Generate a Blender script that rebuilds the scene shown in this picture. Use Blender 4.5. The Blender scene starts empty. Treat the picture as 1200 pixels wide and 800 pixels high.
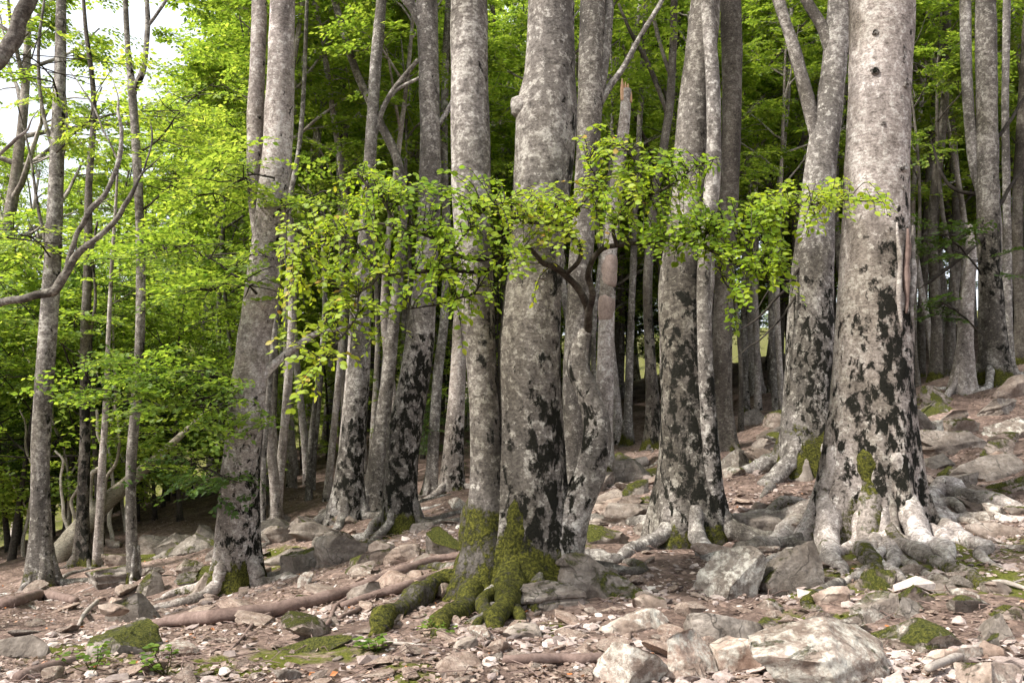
import bpy, bmesh, math, random
import numpy as np
from mathutils import Vector, Matrix, Quaternion

# ------------------------------------------------------------------ camera, sky, sun, exposure
sc = bpy.context.scene
C = bpy.context.collection
EYE = np.array([0.0, 0.0, 1.5])
PITCH = math.radians(5.14)
FPX = 1000.0                                   # focal length in photo pixels (1200 wide)
cam_d = bpy.data.cameras.new('camera'); cam = bpy.data.objects.new('camera', cam_d); C.objects.link(cam)
cam.location = EYE; cam.rotation_euler = (math.pi/2 + PITCH, 0, 0)
cam_d.sensor_width = 36; cam_d.lens = 30; cam_d.clip_end = 900; cam_d.clip_start = 0.05
sc.camera = cam

TO_SUN = np.array([-0.78, -0.42, 0.98]); TO_SUN /= np.linalg.norm(TO_SUN)
w = bpy.data.worlds.new('World'); sc.world = w; w.use_nodes = True
nt = w.node_tree; nt.nodes.clear()
out = nt.nodes.new('ShaderNodeOutputWorld'); bg = nt.nodes.new('ShaderNodeBackground'); sky = nt.nodes.new('ShaderNodeTexSky')
sky.sky_type = 'NISHITA'; sky.sun_disc = False
sky.sun_elevation = math.asin(TO_SUN[2]); sky.sun_rotation = math.atan2(TO_SUN[0], TO_SUN[1])
sky.dust_density = 4.0; sky.air_density = 1.0; sky.ozone_density = 1.0; sky.altitude = 600
bg.inputs['Strength'].default_value = 0.15
cm_ = nt.nodes.new('ShaderNodeMix'); cm_.data_type = 'RGBA'; cm_.inputs[0].default_value = 0.8
nt.links.new(sky.outputs[0], cm_.inputs[6]); cm_.inputs[7].default_value = (4.4, 4.55, 4.8, 1)      # thin even cloud veil
nt.links.new(cm_.outputs[2], bg.inputs[0]); nt.links.new(bg.outputs[0], out.inputs[0])

sun_d = bpy.data.lights.new('sun', 'SUN'); sun = bpy.data.objects.new('sun', sun_d); C.objects.link(sun)
sun_d.energy = 4.0; sun_d.angle = math.radians(6.0); sun_d.color = (1.0, 0.965, 0.91)
sun.rotation_euler = Vector(TO_SUN).to_track_quat('Z', 'Y').to_euler(); sun.location = (0, 0, 30)

sc.view_settings.view_transform = 'Standard'; sc.view_settings.look = 'None'
sc.view_settings.gamma = 1.0; sc.view_settings.exposure = 1.2
sc.view_settings.use_curve_mapping = False
sc.render.engine = 'CYCLES'
sc.cycles.use_denoising = True
sc.cycles.adaptive_threshold = 0.03
sc.cycles.max_bounces = 6; sc.cycles.diffuse_bounces = 3; sc.cycles.transmission_bounces = 3; sc.cycles.glossy_bounces = 2
sc.cycles.sample_clamp_indirect = 4.0

# ------------------------------------------------------------------ numeric helpers
rng = np.random.default_rng(11)
cth, sth = math.cos(PITCH), math.sin(PITCH)

def W(px, py, Y):
    """world point seen at photo pixel (px, py) and standing Y metres in front of the camera"""
    u = (px - 600.0)/FPX; v = (400.0 - py)/FPX
    d = Y/(cth - v*sth)
    return EYE + d*np.array([u, cth - v*sth, sth + v*cth])

def norm(a):
    return a/np.maximum(np.linalg.norm(a, axis=-1, keepdims=True), 1e-9)

def _hash(ix, iy, iz, seed):
    h = (ix.astype(np.int64)*374761393 + iy.astype(np.int64)*668265263 + iz.astype(np.int64)*2147483647 + seed*1274126177) & 0xffffffff
    h = ((h ^ (h >> 13))*1274126177) & 0xffffffff
    h = ((h ^ (h >> 16))*2246822519) & 0xffffffff
    return ((h ^ (h >> 15)) & 0xffffff)/float(0xffffff)

def vnoise(p, seed=0):
    p = np.asarray(p, float); i = np.floor(p).astype(np.int64); f = p - i
    f = f*f*f*(f*(f*6 - 15) + 10)
    r = 0
    for dx in (0, 1):
        wx = f[..., 0] if dx else 1 - f[..., 0]
        for dy in (0, 1):
            wy = f[..., 1] if dy else 1 - f[..., 1]
            for dz in (0, 1):
                wz = f[..., 2] if dz else 1 - f[..., 2]
                r = r + wx*wy*wz*_hash(i[..., 0]+dx, i[..., 1]+dy, i[..., 2]+dz, seed)
    return r*2 - 1

def fbm(p, oct=4, seed=0, gain=0.5):
    p = np.asarray(p, float); a = 1.0; s = 0; 
    for o in range(oct):
        s = s + a*vnoise(p, seed+o*17); p = p*2.03 + 3.7; a *= gain
    return s

# ------------------------------------------------------------------ terrain height
_an = [(600,800,4.6),(100,800,4.8),(1100,800,4.4),(350,800,4.7),(850,800,4.5),
       (615,690,7.0),(400,735,6.2),(800,700,6.4),(275,688,11),(50,692,13),(155,676,12),(100,642,17),(200,640,16),
       (330,575,22),(340,528,36),(408,612,14),(470,622,12),(440,597,15.5),(532,572,16),(706,548,14.5),(740,533,19),
       (803,628,9),(1030,618,8.5),(940,542,11.5),(1165,452,16.5),(1200,610,8),(1200,500,12.5),(845,520,14.5),(560,640,9.5)]
_aw = [W(*a) for a in _an]
_aw += [np.array([x, y, z + 1.5]) for x, y, z in [
    (0,-6,-1.6),(-7,-6,-2.0),(7,-6,-1.2),(10,0,-0.5),(-12,0,-2.6),(-9,6,-2.2),(30,5,4),(-40,5,-9),(0,60,0.6),(12,30,1.5),(30,40,6),(60,60,9),
    (-9,45,-1.6),(-22,30,-6.5),(-36,50,-11),(-70,100,-9),(-60,145,9),(-130,145,12),(0,145,9),(80,145,16),(160,0,25),(-160,0,-14),
    (0,-60,-3),(-160,-60,-12),(160,-60,14),(-160,200,20),(160,200,30),(0,200,18)]]
_aw = np.array(_aw)

def _U(r2):
    return np.where(r2 < 1e-9, 0, 0.5*r2*np.log(np.maximum(r2, 1e-9)))
def _tps(pts):
    S = 10.0; q = pts[:, :2]/S; n = len(q)
    K = _U(((q[:, None]-q[None])**2).sum(-1)) + np.eye(n)*0.002
    Pm = np.hstack([np.ones((n, 1)), q]); A = np.zeros((n+3, n+3)); A[:n, :n] = K; A[:n, n:] = Pm; A[n:, :n] = Pm.T
    sol = np.linalg.solve(A, np.concatenate([pts[:, 2], np.zeros(3)]))
    def f(x, y):
        x = np.asarray(x, float)/S; y = np.asarray(y, float)/S
        r = sol[n] + sol[n+1]*x + sol[n+2]*y
        for k in range(n):
            r = r + sol[k]*_U((x-q[k, 0])**2 + (y-q[k, 1])**2)
        return r
    return f
_base = _tps(_aw)

def H(x, y):
    x = np.asarray(x, float); y = np.asarray(y, float)
    z = _base(x, y)
    p = np.stack([x, y, np.zeros_like(x)], -1)
    rough = np.clip((y - 7.5)/5, 0, 1)*0.8 + np.clip((x - 1.5)/3, 0, 1)*0.35 + 0.35
    ridge = 1 - np.abs(vnoise(p*1.1 + 5, 3))
    z = z + rough*(0.09*fbm(p*0.55, 3, 1) + 0.10*(ridge**3 - 0.3)*np.clip(vnoise(p*0.35, 9) + 0.5, 0, 1))
    z = z + 0.022*fbm(p*3.1, 3, 5) + 0.007*vnoise(p*14, 8)
    return z

def Hs(x, y):
    return float(H(np.array([x]), np.array([y]))[0])

def hit(px, py, lo=2.5, hi=60):
    """first ground point seen at a photo pixel"""
    Y = np.concatenate([np.arange(lo, 16, 0.025), np.arange(16, hi, 0.1)])
    u = (px-600)/FPX; v = (400-py)/FPX; d = Y/(cth - v*sth)
    x = d*u; z = EYE[2] + d*(sth + v*cth)
    g = H(x, Y); k = np.argmax(z < g)
    if not (z < g).any(): k = len(Y)-1
    return np.array([x[k], Y[k], g[k]])

# ------------------------------------------------------------------ materials
def nodes(name):
    m = bpy.data.materials.new(name); m.use_nodes = True; t = m.node_tree; t.nodes.clear()
    o = t.nodes.new('ShaderNodeOutputMaterial'); b = t.nodes.new('ShaderNodeBsdfPrincipled')
    t.links.new(b.outputs[0], o.inputs[0])
    return m, t, b, o
def N(t, kind, **kw):
    n = t.nodes.new(kind)
    for k, v in kw.items():
        if k in ('loc',): continue
        setattr(n, k, v)
    return n
def noise_n(t, vec, scale, detail=4, rough=0.55, dist=0.0):
    n = N(t, 'ShaderNodeTexNoise'); n.inputs['Scale'].default_value = scale; n.inputs['Detail'].default_value = detail
    n.inputs['Roughness'].default_value = rough; n.inputs['Distortion'].default_value = dist
    t.links.new(vec, n.inputs['Vector']); return n.outputs['Fac']
def ramp(t, fac, stops):
    r = N(t, 'ShaderNodeValToRGB'); e = r.color_ramp.elements
    while len(e) < len(stops): e.new(0.5)
    for i, (p, c) in enumerate(stops):
        e[i].position = p; e[i].color = (c[0], c[1], c[2], 1) if hasattr(c, '__len__') else (c, c, c, 1)
    t.links.new(fac, r.inputs[0]); return r.outputs[0]
def mix(t, fac, a, b, mode='MIX'):
    n = N(t, 'ShaderNodeMix', data_type='RGBA', blend_type=mode)
    for sock, v in ((0, fac), (6, a), (7, b)):
        if hasattr(v, 'is_linked') or hasattr(v, 'links'): t.links.new(v, n.inputs[sock])
        elif sock == 0: n.inputs[0].default_value = v
        else: n.inputs[sock].default_value = (v[0], v[1], v[2], 1)
    return n.outputs[2]
def mth(t, op, a, b=0.0, c=None, clamp=False):
    n = N(t, 'ShaderNodeMath', operation=op); n.use_clamp = clamp
    for i, v in enumerate((a, b) if c is None else (a, b, c)):
        if hasattr(v, 'links'): t.links.new(v, n.inputs[i])
        else: n.inputs[i].default_value = v
    return n.outputs[0]
def attr(t, name, kind='GEOMETRY'):
    n = N(t, 'ShaderNodeAttribute', attribute_type=kind); n.attribute_name = name; return n.outputs['Fac']
def ocoord(t, scale=(1, 1, 1)):
    c = N(t, 'ShaderNodeTexCoord'); m = N(t, 'ShaderNodeMapping'); m.inputs['Scale'].default_value = scale
    t.links.new(c.outputs['Object'], m.inputs[0]); return m.outputs[0]
def bump(t, h, strength, dist, bsdf, prev=None):
    b = N(t, 'ShaderNodeBump'); b.inputs['Strength'].default_value = strength; b.inputs['Distance'].default_value = dist
    t.links.new(h, b.inputs['Height'])
    if prev is not None: t.links.new(prev, b.inputs['Normal'])
    if bsdf is not None: t.links.new(b.outputs[0], bsdf.inputs['Normal'])
    return b.outputs[0]

def bark_material(name, dark, pale, lichen, lich_amt=0.5):
    m, t, b, o = nodes(name)
    v = ocoord(t); vs = ocoord(t, (1, 1, 0.4)); vh = ocoord(t, (1, 1, 1.5))
    big = noise_n(t, vs, 2.4, 4, 0.62, 0.6); fine = noise_n(t, vh, 34, 4, 0.72); spot = noise_n(t, v, 13, 5, 0.74, 0.2)
    mid = [(x+y)/2 for x, y in zip(dark, pale)]
    col = ramp(t, big, [(0.28, [x*0.8 for x in dark]), (0.46, mid), (0.66, pale)])
    sp = mth(t, 'MULTIPLY', mth(t, 'ADD', spot, mth(t, 'MULTIPLY_ADD', big, 0.35, -0.70)), 18.0, clamp=True)
    col = mix(t, mth(t, 'MULTIPLY', sp, lich_amt), col, lichen)
    dk = mth(t, 'MULTIPLY', mth(t, 'SUBTRACT', 0.445, spot), 12.0, clamp=True)
    col = mix(t, mth(t, 'MULTIPLY', dk, 0.6), col, [x*0.45 for x in dark])
    col = mix(t, 0.9, col, ramp(t, fine, [(0.32, (0.38, 0.36, 0.34)), (0.6, (1.14, 1.13, 1.12))]), 'MULTIPLY')
    wide = noise_n(t, ocoord(t, (1, 1, 0.55)), 0.9, 3, 0.6, 0.8)
    col = mix(t, 0.8, col, ramp(t, wide, [(0.36, (0.45, 0.42, 0.35)), (0.5, (0.95, 0.92, 0.88)), (0.62, (1.28, 1.26, 1.25))]), 'MULTIPLY')
    oi = N(t, 'ShaderNodeObjectInfo'); col = mix(t, 1.0, col, ramp(t, oi.outputs['Random'], [(0.0, (0.78, 0.76, 0.72)), (0.5, (1.0, 0.98, 0.96)), (1.0, (1.16, 1.16, 1.16))]), 'MULTIPLY')
    wr = noise_n(t, ocoord(t, (1, 1, 9)), 5.0, 3, 0.6); col = mix(t, 0.55, col, ramp(t, wr, [(0.33, (0.55, 0.52, 0.5)), (0.46, (1.05, 1.05, 1.05))]), 'MULTIPLY')
    # black moss crusts plus painted flank shade, then green moss, each by own mask
    nb = noise_n(t, ocoord(t, (1, 1, 0.62)), 10.0, 6, 0.66, 0.3)
    tuft = noise_n(t, v, 48, 3, 0.75)
    nb = mth(t, 'ADD', nb, mth(t, 'MULTIPLY_ADD', tuft, 0.16, -0.08))
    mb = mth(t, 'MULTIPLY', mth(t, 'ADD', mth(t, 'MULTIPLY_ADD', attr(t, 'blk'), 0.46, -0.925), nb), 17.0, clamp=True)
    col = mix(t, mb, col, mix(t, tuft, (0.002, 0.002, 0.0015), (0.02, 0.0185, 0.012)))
    mm = mth(t, 'ADD', mth(t, 'MULTIPLY_ADD', attr(t, 'mos'), 0.62, -1.03), mth(t, 'MULTIPLY_ADD', spot, 0.7, mth(t, 'MULTIPLY', big, 0.45)))
    mm = mth(t, 'MULTIPLY', mm, 11.0, clamp=True)
    col = mix(t, mm, col, ramp(t, mth(t, 'MULTIPLY_ADD', tuft, 0.7, mth(t, 'MULTIPLY', spot, 0.3)), [(0.38, (0.010, 0.011, 0.003)), (0.5, (0.048, 0.048, 0.008)), (0.62, (0.12, 0.115, 0.018))]))
    t.links.new(col, b.inputs['Base Color']); b.inputs['Roughness'].default_value = 0.9
    b.inputs['Specular IOR Level'].default_value = 0.15
    cover = mth(t, 'MAXIMUM', mb, mm)
    h = mth(t, 'ADD', mth(t, 'MULTIPLY', fine, 0.22), mth(t, 'ADD', mth(t, 'MULTIPLY', big, 1.2), mth(t, 'MULTIPLY', spot, 0.4)))
    h = mth(t, 'ADD', h, mth(t, 'MULTIPLY', cover, mth(t, 'MULTIPLY_ADD', tuft, 1.1, 0.25)))
    bump(t, h, 0.8, 0.03, b)
    return m
M = {}
M['bark'] = bark_material('beech_bark', (0.08, 0.074, 0.068), (0.235, 0.217, 0.203), (0.40, 0.39, 0.365), 0.85)
M['bark_pale'] = bark_material('pale_beech_bark', (0.15, 0.132, 0.122), (0.41, 0.372, 0.35), (0.52, 0.505, 0.48), 0.75)
M['bark_dark'] = bark_material('dark_beech_bark', (0.055, 0.048, 0.042), (0.14, 0.125, 0.11), (0.25, 0.25, 0.22), 0.4)
M['twig'] = bark_material('dark_twig_bark', (0.03, 0.025, 0.022), (0.075, 0.065, 0.056), (0.14, 0.14, 0.12), 0.3)
M['dead'] = bark_material('bleached_dead_wood', (0.30, 0.27, 0.22), (0.52, 0.49, 0.42), (0.5, 0.5, 0.45), 0.3)

def wood_material(name, a, bcol, sc=1.0):
    m, t, b, o = nodes(name)
    v = ocoord(t); 
    n1 = noise_n(t, v, 5*sc, 6, 0.7, 0.8); n2 = noise_n(t, v, 34*sc, 5, 0.7)
    col = ramp(t, n1, [(0.3, a), (0.7, bcol)])
    col = mix(t, 0.6, col, ramp(t, n2, [(0.3, (0.45, 0.42, 0.4)), (0.6, (1.1, 1.08, 1.05))]), 'MULTIPLY')
    nm = noise_n(t, v, 4.0, 6, 0.65, 0.4)
    mm = mth(t, 'MULTIPLY', mth(t, 'ADD', mth(t, 'MULTIPLY_ADD', attr(t, 'mos'), 0.62, -0.97), nm), 12.0, clamp=True)
    moss = ramp(t, noise_n(t, v, 50, 6, 0.75), [(0.3, (0.018, 0.024, 0.005)), (0.5, (0.07, 0.085, 0.012)), (0.72, (0.15, 0.165, 0.025))])
    col = mix(t, mm, col, moss)
    t.links.new(col, b.inputs['Base Color']); b.inputs['Roughness'].default_value = 0.9; b.inputs['Specular IOR Level'].default_value = 0.15
    bump(t, n2, 0.7, 0.01, b)
    return m
M['log'] = wood_material('fallen_wood', (0.105, 0.07, 0.058), (0.24, 0.175, 0.15))
M['logpale'] = wood_material('weathered_stick', (0.22, 0.19, 0.165), (0.42, 0.37, 0.33))
M['raw'] = wood_material('torn_raw_wood', (0.40, 0.22, 0.13), (0.62, 0.42, 0.28))

M['peeled'] = wood_material('peeled_wood', (0.22, 0.165, 0.138), (0.40, 0.315, 0.27))

def leaf_material(name, stops, trans=0.5, tcol=1.35):
    m, t, b, o = nodes(name)
    col = ramp(t, attr(t, 'rnd'), stops)
    tr = N(t, 'ShaderNodeBsdfTranslucent'); tcoln = mix(t, 1.0, col, (tcol*1.05, tcol, tcol*0.55), 'MULTIPLY')
    t.links.new(tcoln, tr.inputs[0]); t.links.new(col, b.inputs['Base Color'])
    b.inputs['Roughness'].default_value = 0.5; b.inputs['Specular IOR Level'].default_value = 0.3
    mx = N(t, 'ShaderNodeMixShader'); mx.inputs[0].default_value = trans
    t.links.new(b.outputs[0], mx.inputs[1]); t.links.new(tr.outputs[0], mx.inputs[2]); t.links.new(mx.outputs[0], o.inputs[0])
    return m
M['leaf'] = leaf_material('beech_leaf', [(0.0, (0.06, 0.115, 0.02)), (0.4, (0.145, 0.22, 0.036)), (0.75, (0.25, 0.325, 0.055)), (1.0, (0.35, 0.41, 0.09))], 0.55, 1.9)
M['leaf_hero'] = leaf_material('yellowing_beech_leaf', [(0.0, (0.10, 0.185, 0.018)), (0.35, (0.20, 0.30, 0.024)), (0.75, (0.31, 0.38, 0.03)), (0.94, (0.38, 0.36, 0.05)), (1.0, (0.36, 0.22, 0.06))], 0.5, 1.6)
M['leaf_dark'] = leaf_material('shrub_leaf', [(0.0, (0.03, 0.06, 0.014)), (0.6, (0.06, 0.11, 0.02)), (1.0, (0.10, 0.16, 0.03))], 0.4, 1.3)
M['litter'] = leaf_material('dry_leaf', [(0.0, (0.085, 0.055, 0.042)), (0.35, (0.19, 0.13, 0.10)), (0.75, (0.32, 0.245, 0.20)), (0.93, (0.45, 0.375, 0.32)), (1.0, (0.42, 0.15, 0.05))], 0.1, 1.0)

def ground_material():
    m, t, b, o = nodes('forest_floor')
    v = ocoord(t)
    n1 = noise_n(t, v, 1.1, 6, 0.65, 0.4); n2 = noise_n(t, v, 9, 8, 0.72); n3 = noise_n(t, v, 46, 6, 0.75)
    col = ramp(t, n1, [(0.3, (0.09, 0.066, 0.055)), (0.5, (0.185, 0.138, 0.115)), (0.7, (0.31, 0.24, 0.205))])
    col = mix(t, 0.85, col, ramp(t, n2, [(0.3, (0.45, 0.42, 0.4)), (0.62, (1.25, 1.2, 1.18))]), 'MULTIPLY')
    vo = N(t, 'ShaderNodeTexVoronoi', feature='F1'); vo.inputs['Scale'].default_value = 26
    wv = N(t, 'ShaderNodeVectorMath', operation='ADD'); nz = N(t, 'ShaderNodeTexNoise'); nz.inputs['Scale'].default_value = 12
    t.links.new(v, nz.inputs['Vector']); sc_ = N(t, 'ShaderNodeVectorMath', operation='SCALE'); sc_.inputs['Scale'].default_value = 0.08
    t.links.new(nz.outputs['Color'], sc_.inputs[0]); t.links.new(v, wv.inputs[0]); t.links.new(sc_.outputs[0], wv.inputs[1])
    t.links.new(wv.outputs[0], vo.inputs['Vector'])
    sep = N(t, 'ShaderNodeSeparateColor'); t.links.new(vo.outputs['Color'], sep.inputs[0])
    chips = ramp(t, sep.outputs[0], [(0.0, (0.55, 0.5, 0.48)), (0.6, (1.0, 0.98, 0.97)), (0.9, (1.55, 1.5, 1.45))])
    col = mix(t, 0.7, col, chips, 'MULTIPLY')
    grit = ramp(t, n3, [(0.3, (0.5, 0.5, 0.5)), (0.65, (1.2, 1.2, 1.2))]); col = mix(t, 0.7, col, grit, 'MULTIPLY')
    nm = noise_n(t, v, 3.4, 7, 0.68, 0.5)
    mm = mth(t, 'MULTIPLY', mth(t, 'ADD', mth(t, 'MULTIPLY_ADD', attr(t, 'mos'), 0.55, -0.90), nm), 7.0, clamp=True)
    moss = ramp(t, noise_n(t, v, 55, 6, 0.78), [(0.3, (0.03, 0.034, 0.008)), (0.5, (0.088, 0.095, 0.016)), (0.72, (0.18, 0.17, 0.04))])
    col = mix(t, mm, col, moss)
    t.links.new(col, b.inputs['Base Color']); b.inputs['Roughness'].default_value = 0.95; b.inputs['Specular IOR Level'].default_value = 0.1
    h = bump(t, n3, 0.6, 0.02, None); h = bump(t, sep.outputs[0], 0.5, 0.015, None, h); bump(t, n2, 0.6, 0.06, b, h)
    return m
M['ground'] = ground_material()

def rock_material(name='schist_rock'):
    m, t, b, o = nodes(name)
    v = ocoord(t); vl = ocoord(t, (0.6, 0.6, 4.0))
    oi = N(t, 'ShaderNodeObjectInfo')
    offs = N(t, 'ShaderNodeVectorMath', operation='MULTIPLY_ADD'); 
    cb = N(t, 'ShaderNodeCombineXYZ'); t.links.new(oi.outputs['Random'], cb.inputs[0]); t.links.new(oi.outputs['Random'], cb.inputs[1])
    t.links.new(cb.outputs[0], offs.inputs[0]); offs.inputs[1].default_value = (13, 29, 7); t.links.new(v, offs.inputs[2]); v = offs.outputs[0]
    tone = attr(t, 'tone', 'OBJECT'); mo = attr(t, 'moss', 'OBJECT'); li = attr(t, 'lichen', 'OBJECT')
    n1 = noise_n(t, v, 4.5, 7, 0.68, 0.5); n2 = noise_n(t, v, 28, 6, 0.72)
    cool = ramp(t, n1, [(0.28, (0.085, 0.074, 0.064)), (0.5, (0.19, 0.168, 0.146)), (0.7, (0.33, 0.296, 0.264))])
    warm = ramp(t, n1, [(0.28, (0.20, 0.13, 0.10)), (0.5, (0.36, 0.27, 0.22)), (0.7, (0.52, 0.43, 0.36))])
    col = mix(t, tone, cool, warm)
    col = mix(t, 0.5, col, ramp(t, noise_n(t, vl, 7, 5, 0.6, 0.3), [(0.35, (0.6, 0.58, 0.55)), (0.6, (1.1, 1.1, 1.08))]), 'MULTIPLY')
    col = mix(t, 0.75, col, ramp(t, n2, [(0.3, (0.5, 0.5, 0.5)), (0.62, (1.15, 1.15, 1.15))]), 'MULTIPLY')
    cr = N(t, 'ShaderNodeTexVoronoi', feature='DISTANCE_TO_EDGE'); cr.inputs['Scale'].default_value = 3.2
    cw = N(t, 'ShaderNodeVectorMath', operation='MULTIPLY_ADD'); cn = N(t, 'ShaderNodeTexNoise'); cn.inputs['Scale'].default_value = 5; t.links.new(v, cn.inputs['Vector'])
    t.links.new(cn.outputs['Color'], cw.inputs[0]); cw.inputs[1].default_value = (0.35, 0.35, 0.35); t.links.new(v, cw.inputs[2]); t.links.new(cw.outputs[0], cr.inputs['Vector'])
    crack = ramp(t, cr.outputs['Distance'], [(0.0, 0.0), (0.028, 1.0)])
    col = mix(t, mth(t, 'MULTIPLY', mth(t, 'SUBTRACT', 1.0, crack), ramp(t, n1, [(0.42, 0), (0.56, 0.8)])), col, (0.03, 0.026, 0.022))
    ln = noise_n(t, v, 9, 7, 0.74, 0.2)
    lm = mth(t, 'MULTIPLY', mth(t, 'ADD', mth(t, 'MULTIPLY_ADD', li, 0.5, -0.95), ln), 7.0, clamp=True)
    col = mix(t, lm, col, ramp(t, n2, [(0.3, (0.30, 0.285, 0.245)), (0.65, (0.62, 0.59, 0.52))]))
    grime = noise_n(t, v, 2.2, 5, 0.7, 0.6); col = mix(t, 0.55, col, ramp(t, grime, [(0.36, (0.5, 0.43, 0.36)), (0.55, (1, 0.98, 0.95))]), 'MULTIPLY')
    g = N(t, 'ShaderNodeNewGeometry'); sp = N(t, 'ShaderNodeSeparateXYZ'); t.links.new(g.outputs['Normal'], sp.inputs[0])
    up = mth(t, 'MULTIPLY', sp.outputs[2], 0.22)
    mn = noise_n(t, v, 4.0, 7, 0.68, 0.5)
    mm = mth(t, 'ADD', mth(t, 'MULTIPLY_ADD', mo, 0.55, -0.99), mth(t, 'ADD', mn, up))
    mm = mth(t, 'MULTIPLY', mm, 12.0, clamp=True)
    moss = ramp(t, noise_n(t, v, 60, 6, 0.78), [(0.36, (0.016, 0.019, 0.005)), (0.5, (0.066, 0.07, 0.012)), (0.64, (0.16, 0.155, 0.028))])
    col = mix(t, mm, col, moss)
    t.links.new(col, b.inputs['Base Color']); b.inputs['Roughness'].default_value = 0.9; b.inputs['Specular IOR Level'].default_value = 0.2
    h = bump(t, n2, 0.7, 0.015, None); h = bump(t, n1, 0.6, 0.05, None, h)
    bump(t, mth(t, 'MULTIPLY', mm, mth(t, 'ADD', noise_n(t, v, 80, 5, 0.85), 0.7)), 1.0, 0.02, b, h)
    return m
M['rock'] = rock_material()
def pebble_material():
    m, t, b, o = nodes('loose_rubble')
    v = ocoord(t)
    col = ramp(t, attr(t, 'rnd'), [(0.0, (0.13, 0.105, 0.095)), (0.3, (0.25, 0.20, 0.178)), (0.6, (0.38, 0.305, 0.27)), (0.85, (0.52, 0.445, 0.40)), (1.0, (0.66, 0.62, 0.56))])
    n2 = noise_n(t, v, 40, 6, 0.7)
    col = mix(t, 0.8, col, ramp(t, n2, [(0.3, (0.5, 0.48, 0.46)), (0.62, (1.15, 1.15, 1.15))]), 'MULTIPLY')
    t.links.new(col, b.inputs['Base Color']); b.inputs['Roughness'].default_value = 0.92; b.inputs['Specular IOR Level'].default_value = 0.15
    bump(t, n2, 0.6, 0.01, b); return m
M['pebble'] = pebble_material()

# ------------------------------------------------------------------ mesh helpers
def make_mesh(name, V, F, mat, attrs=None, smooth=True):
    me = bpy.data.meshes.new(name)
    V = np.asarray(V, np.float32); F = np.asarray(F, np.int32); F3 = None
    if F.shape[1] == 4:                                  # degenerate quads are triangles
        q = F[:, 2] == F[:, 3]; F3 = F[q][:, :3]; F = F[~q]
    nf = len(F); k = F.shape[1]; loops = F.ravel(); tot = np.full(nf, k, np.int32)
    if F3 is not None and len(F3):
        F3 = np.asarray(F3, np.int32); loops = np.concatenate([loops, F3.ravel()]); tot = np.concatenate([tot, np.full(len(F3), 3, np.int32)])
    starts = np.concatenate([[0], np.cumsum(tot)[:-1]]).astype(np.int32)
    me.vertices.add(len(V)); me.vertices.foreach_set('co', V.ravel())
    me.loops.add(len(loops)); me.loops.foreach_set('vertex_index', loops.astype(np.int32))
    me.polygons.add(len(tot)); me.polygons.foreach_set('loop_start', starts); me.polygons.foreach_set('loop_total', tot)
    me.polygons.foreach_set('use_smooth', np.full(len(tot), smooth, bool))
    for k_, a in (attrs or {}).items():
        at = me.attributes.new(k_, 'FLOAT', 'POINT'); at.data.foreach_set('value', np.asarray(a, np.float32))
    me.materials.append(mat); me.update(); me.validate()
    return me

def root_loc(o):
    while o.parent: o = o.parent
    return np.array(o.location)

def obj(name, me, parent=None, loc=None):
    o = bpy.data.objects.new(name, me); C.objects.link(o)
    if parent is not None: o.parent = parent
    if loc is not None: o.location = loc
    return o

def tag(o, label, cat, group=None):
    o['label'] = label; o['category'] = cat
    if group: o['group'] = group
    return o

def thing(name, loc, label, cat, group=None):
    return tag(obj(name, None, loc=loc), label, cat, group)

def part(name, geo, mat, parent, smooth=True, attrs=None):
    """geo = (V, F[, attrs]) in world space, stored relative to the thing's own base"""
    V, F = geo[0], geo[1]; a = dict(geo[2]) if len(geo) > 2 else {}
    a.update(attrs or {})
    return obj(name, make_mesh(name, np.asarray(V) - root_loc(parent), F, mat, a, smooth), parent)

def catmull(P, n):
    P = np.asarray(P, float)
    if len(P) == 2: 
        s = np.linspace(0, 1, n)[:, None]; return P[0]*(1-s) + P[1]*s
    Q = np.vstack([2*P[0]-P[1], P, 2*P[-1]-P[-2]])
    seg = np.linalg.norm(np.diff(P[:, :3], axis=0), axis=1); cum = np.concatenate([[0], np.cumsum(seg)])
    s = np.linspace(0, cum[-1], n); i = np.clip(np.searchsorted(cum, s, side='right')-1, 0, len(P)-2)
    tt = ((s - cum[i])/np.maximum(seg[i], 1e-9))[:, None]
    a, b, c, d = Q[i], Q[i+1], Q[i+2], Q[i+3]
    return 0.5*((2*b) + (c-a)*tt + (2*a-5*b+4*c-d)*tt**2 + (-a+3*b-3*c+d)*tt**3)

def frames(P):
    T = norm(np.gradient(P, axis=0)); n = np.zeros_like(P); 
    r = np.array([1.0, 0, 0]) if abs(T[0, 0]) < 0.9 else np.array([0, 1.0, 0])
    n[0] = norm(r - T[0]*np.dot(r, T[0]))
    for i in range(1, len(P)):
        x = n[i-1] - T[i]*np.dot(n[i-1], T[i]); n[i] = x/max(np.linalg.norm(x), 1e-9)
    return T, n, np.cross(T, n)

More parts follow.
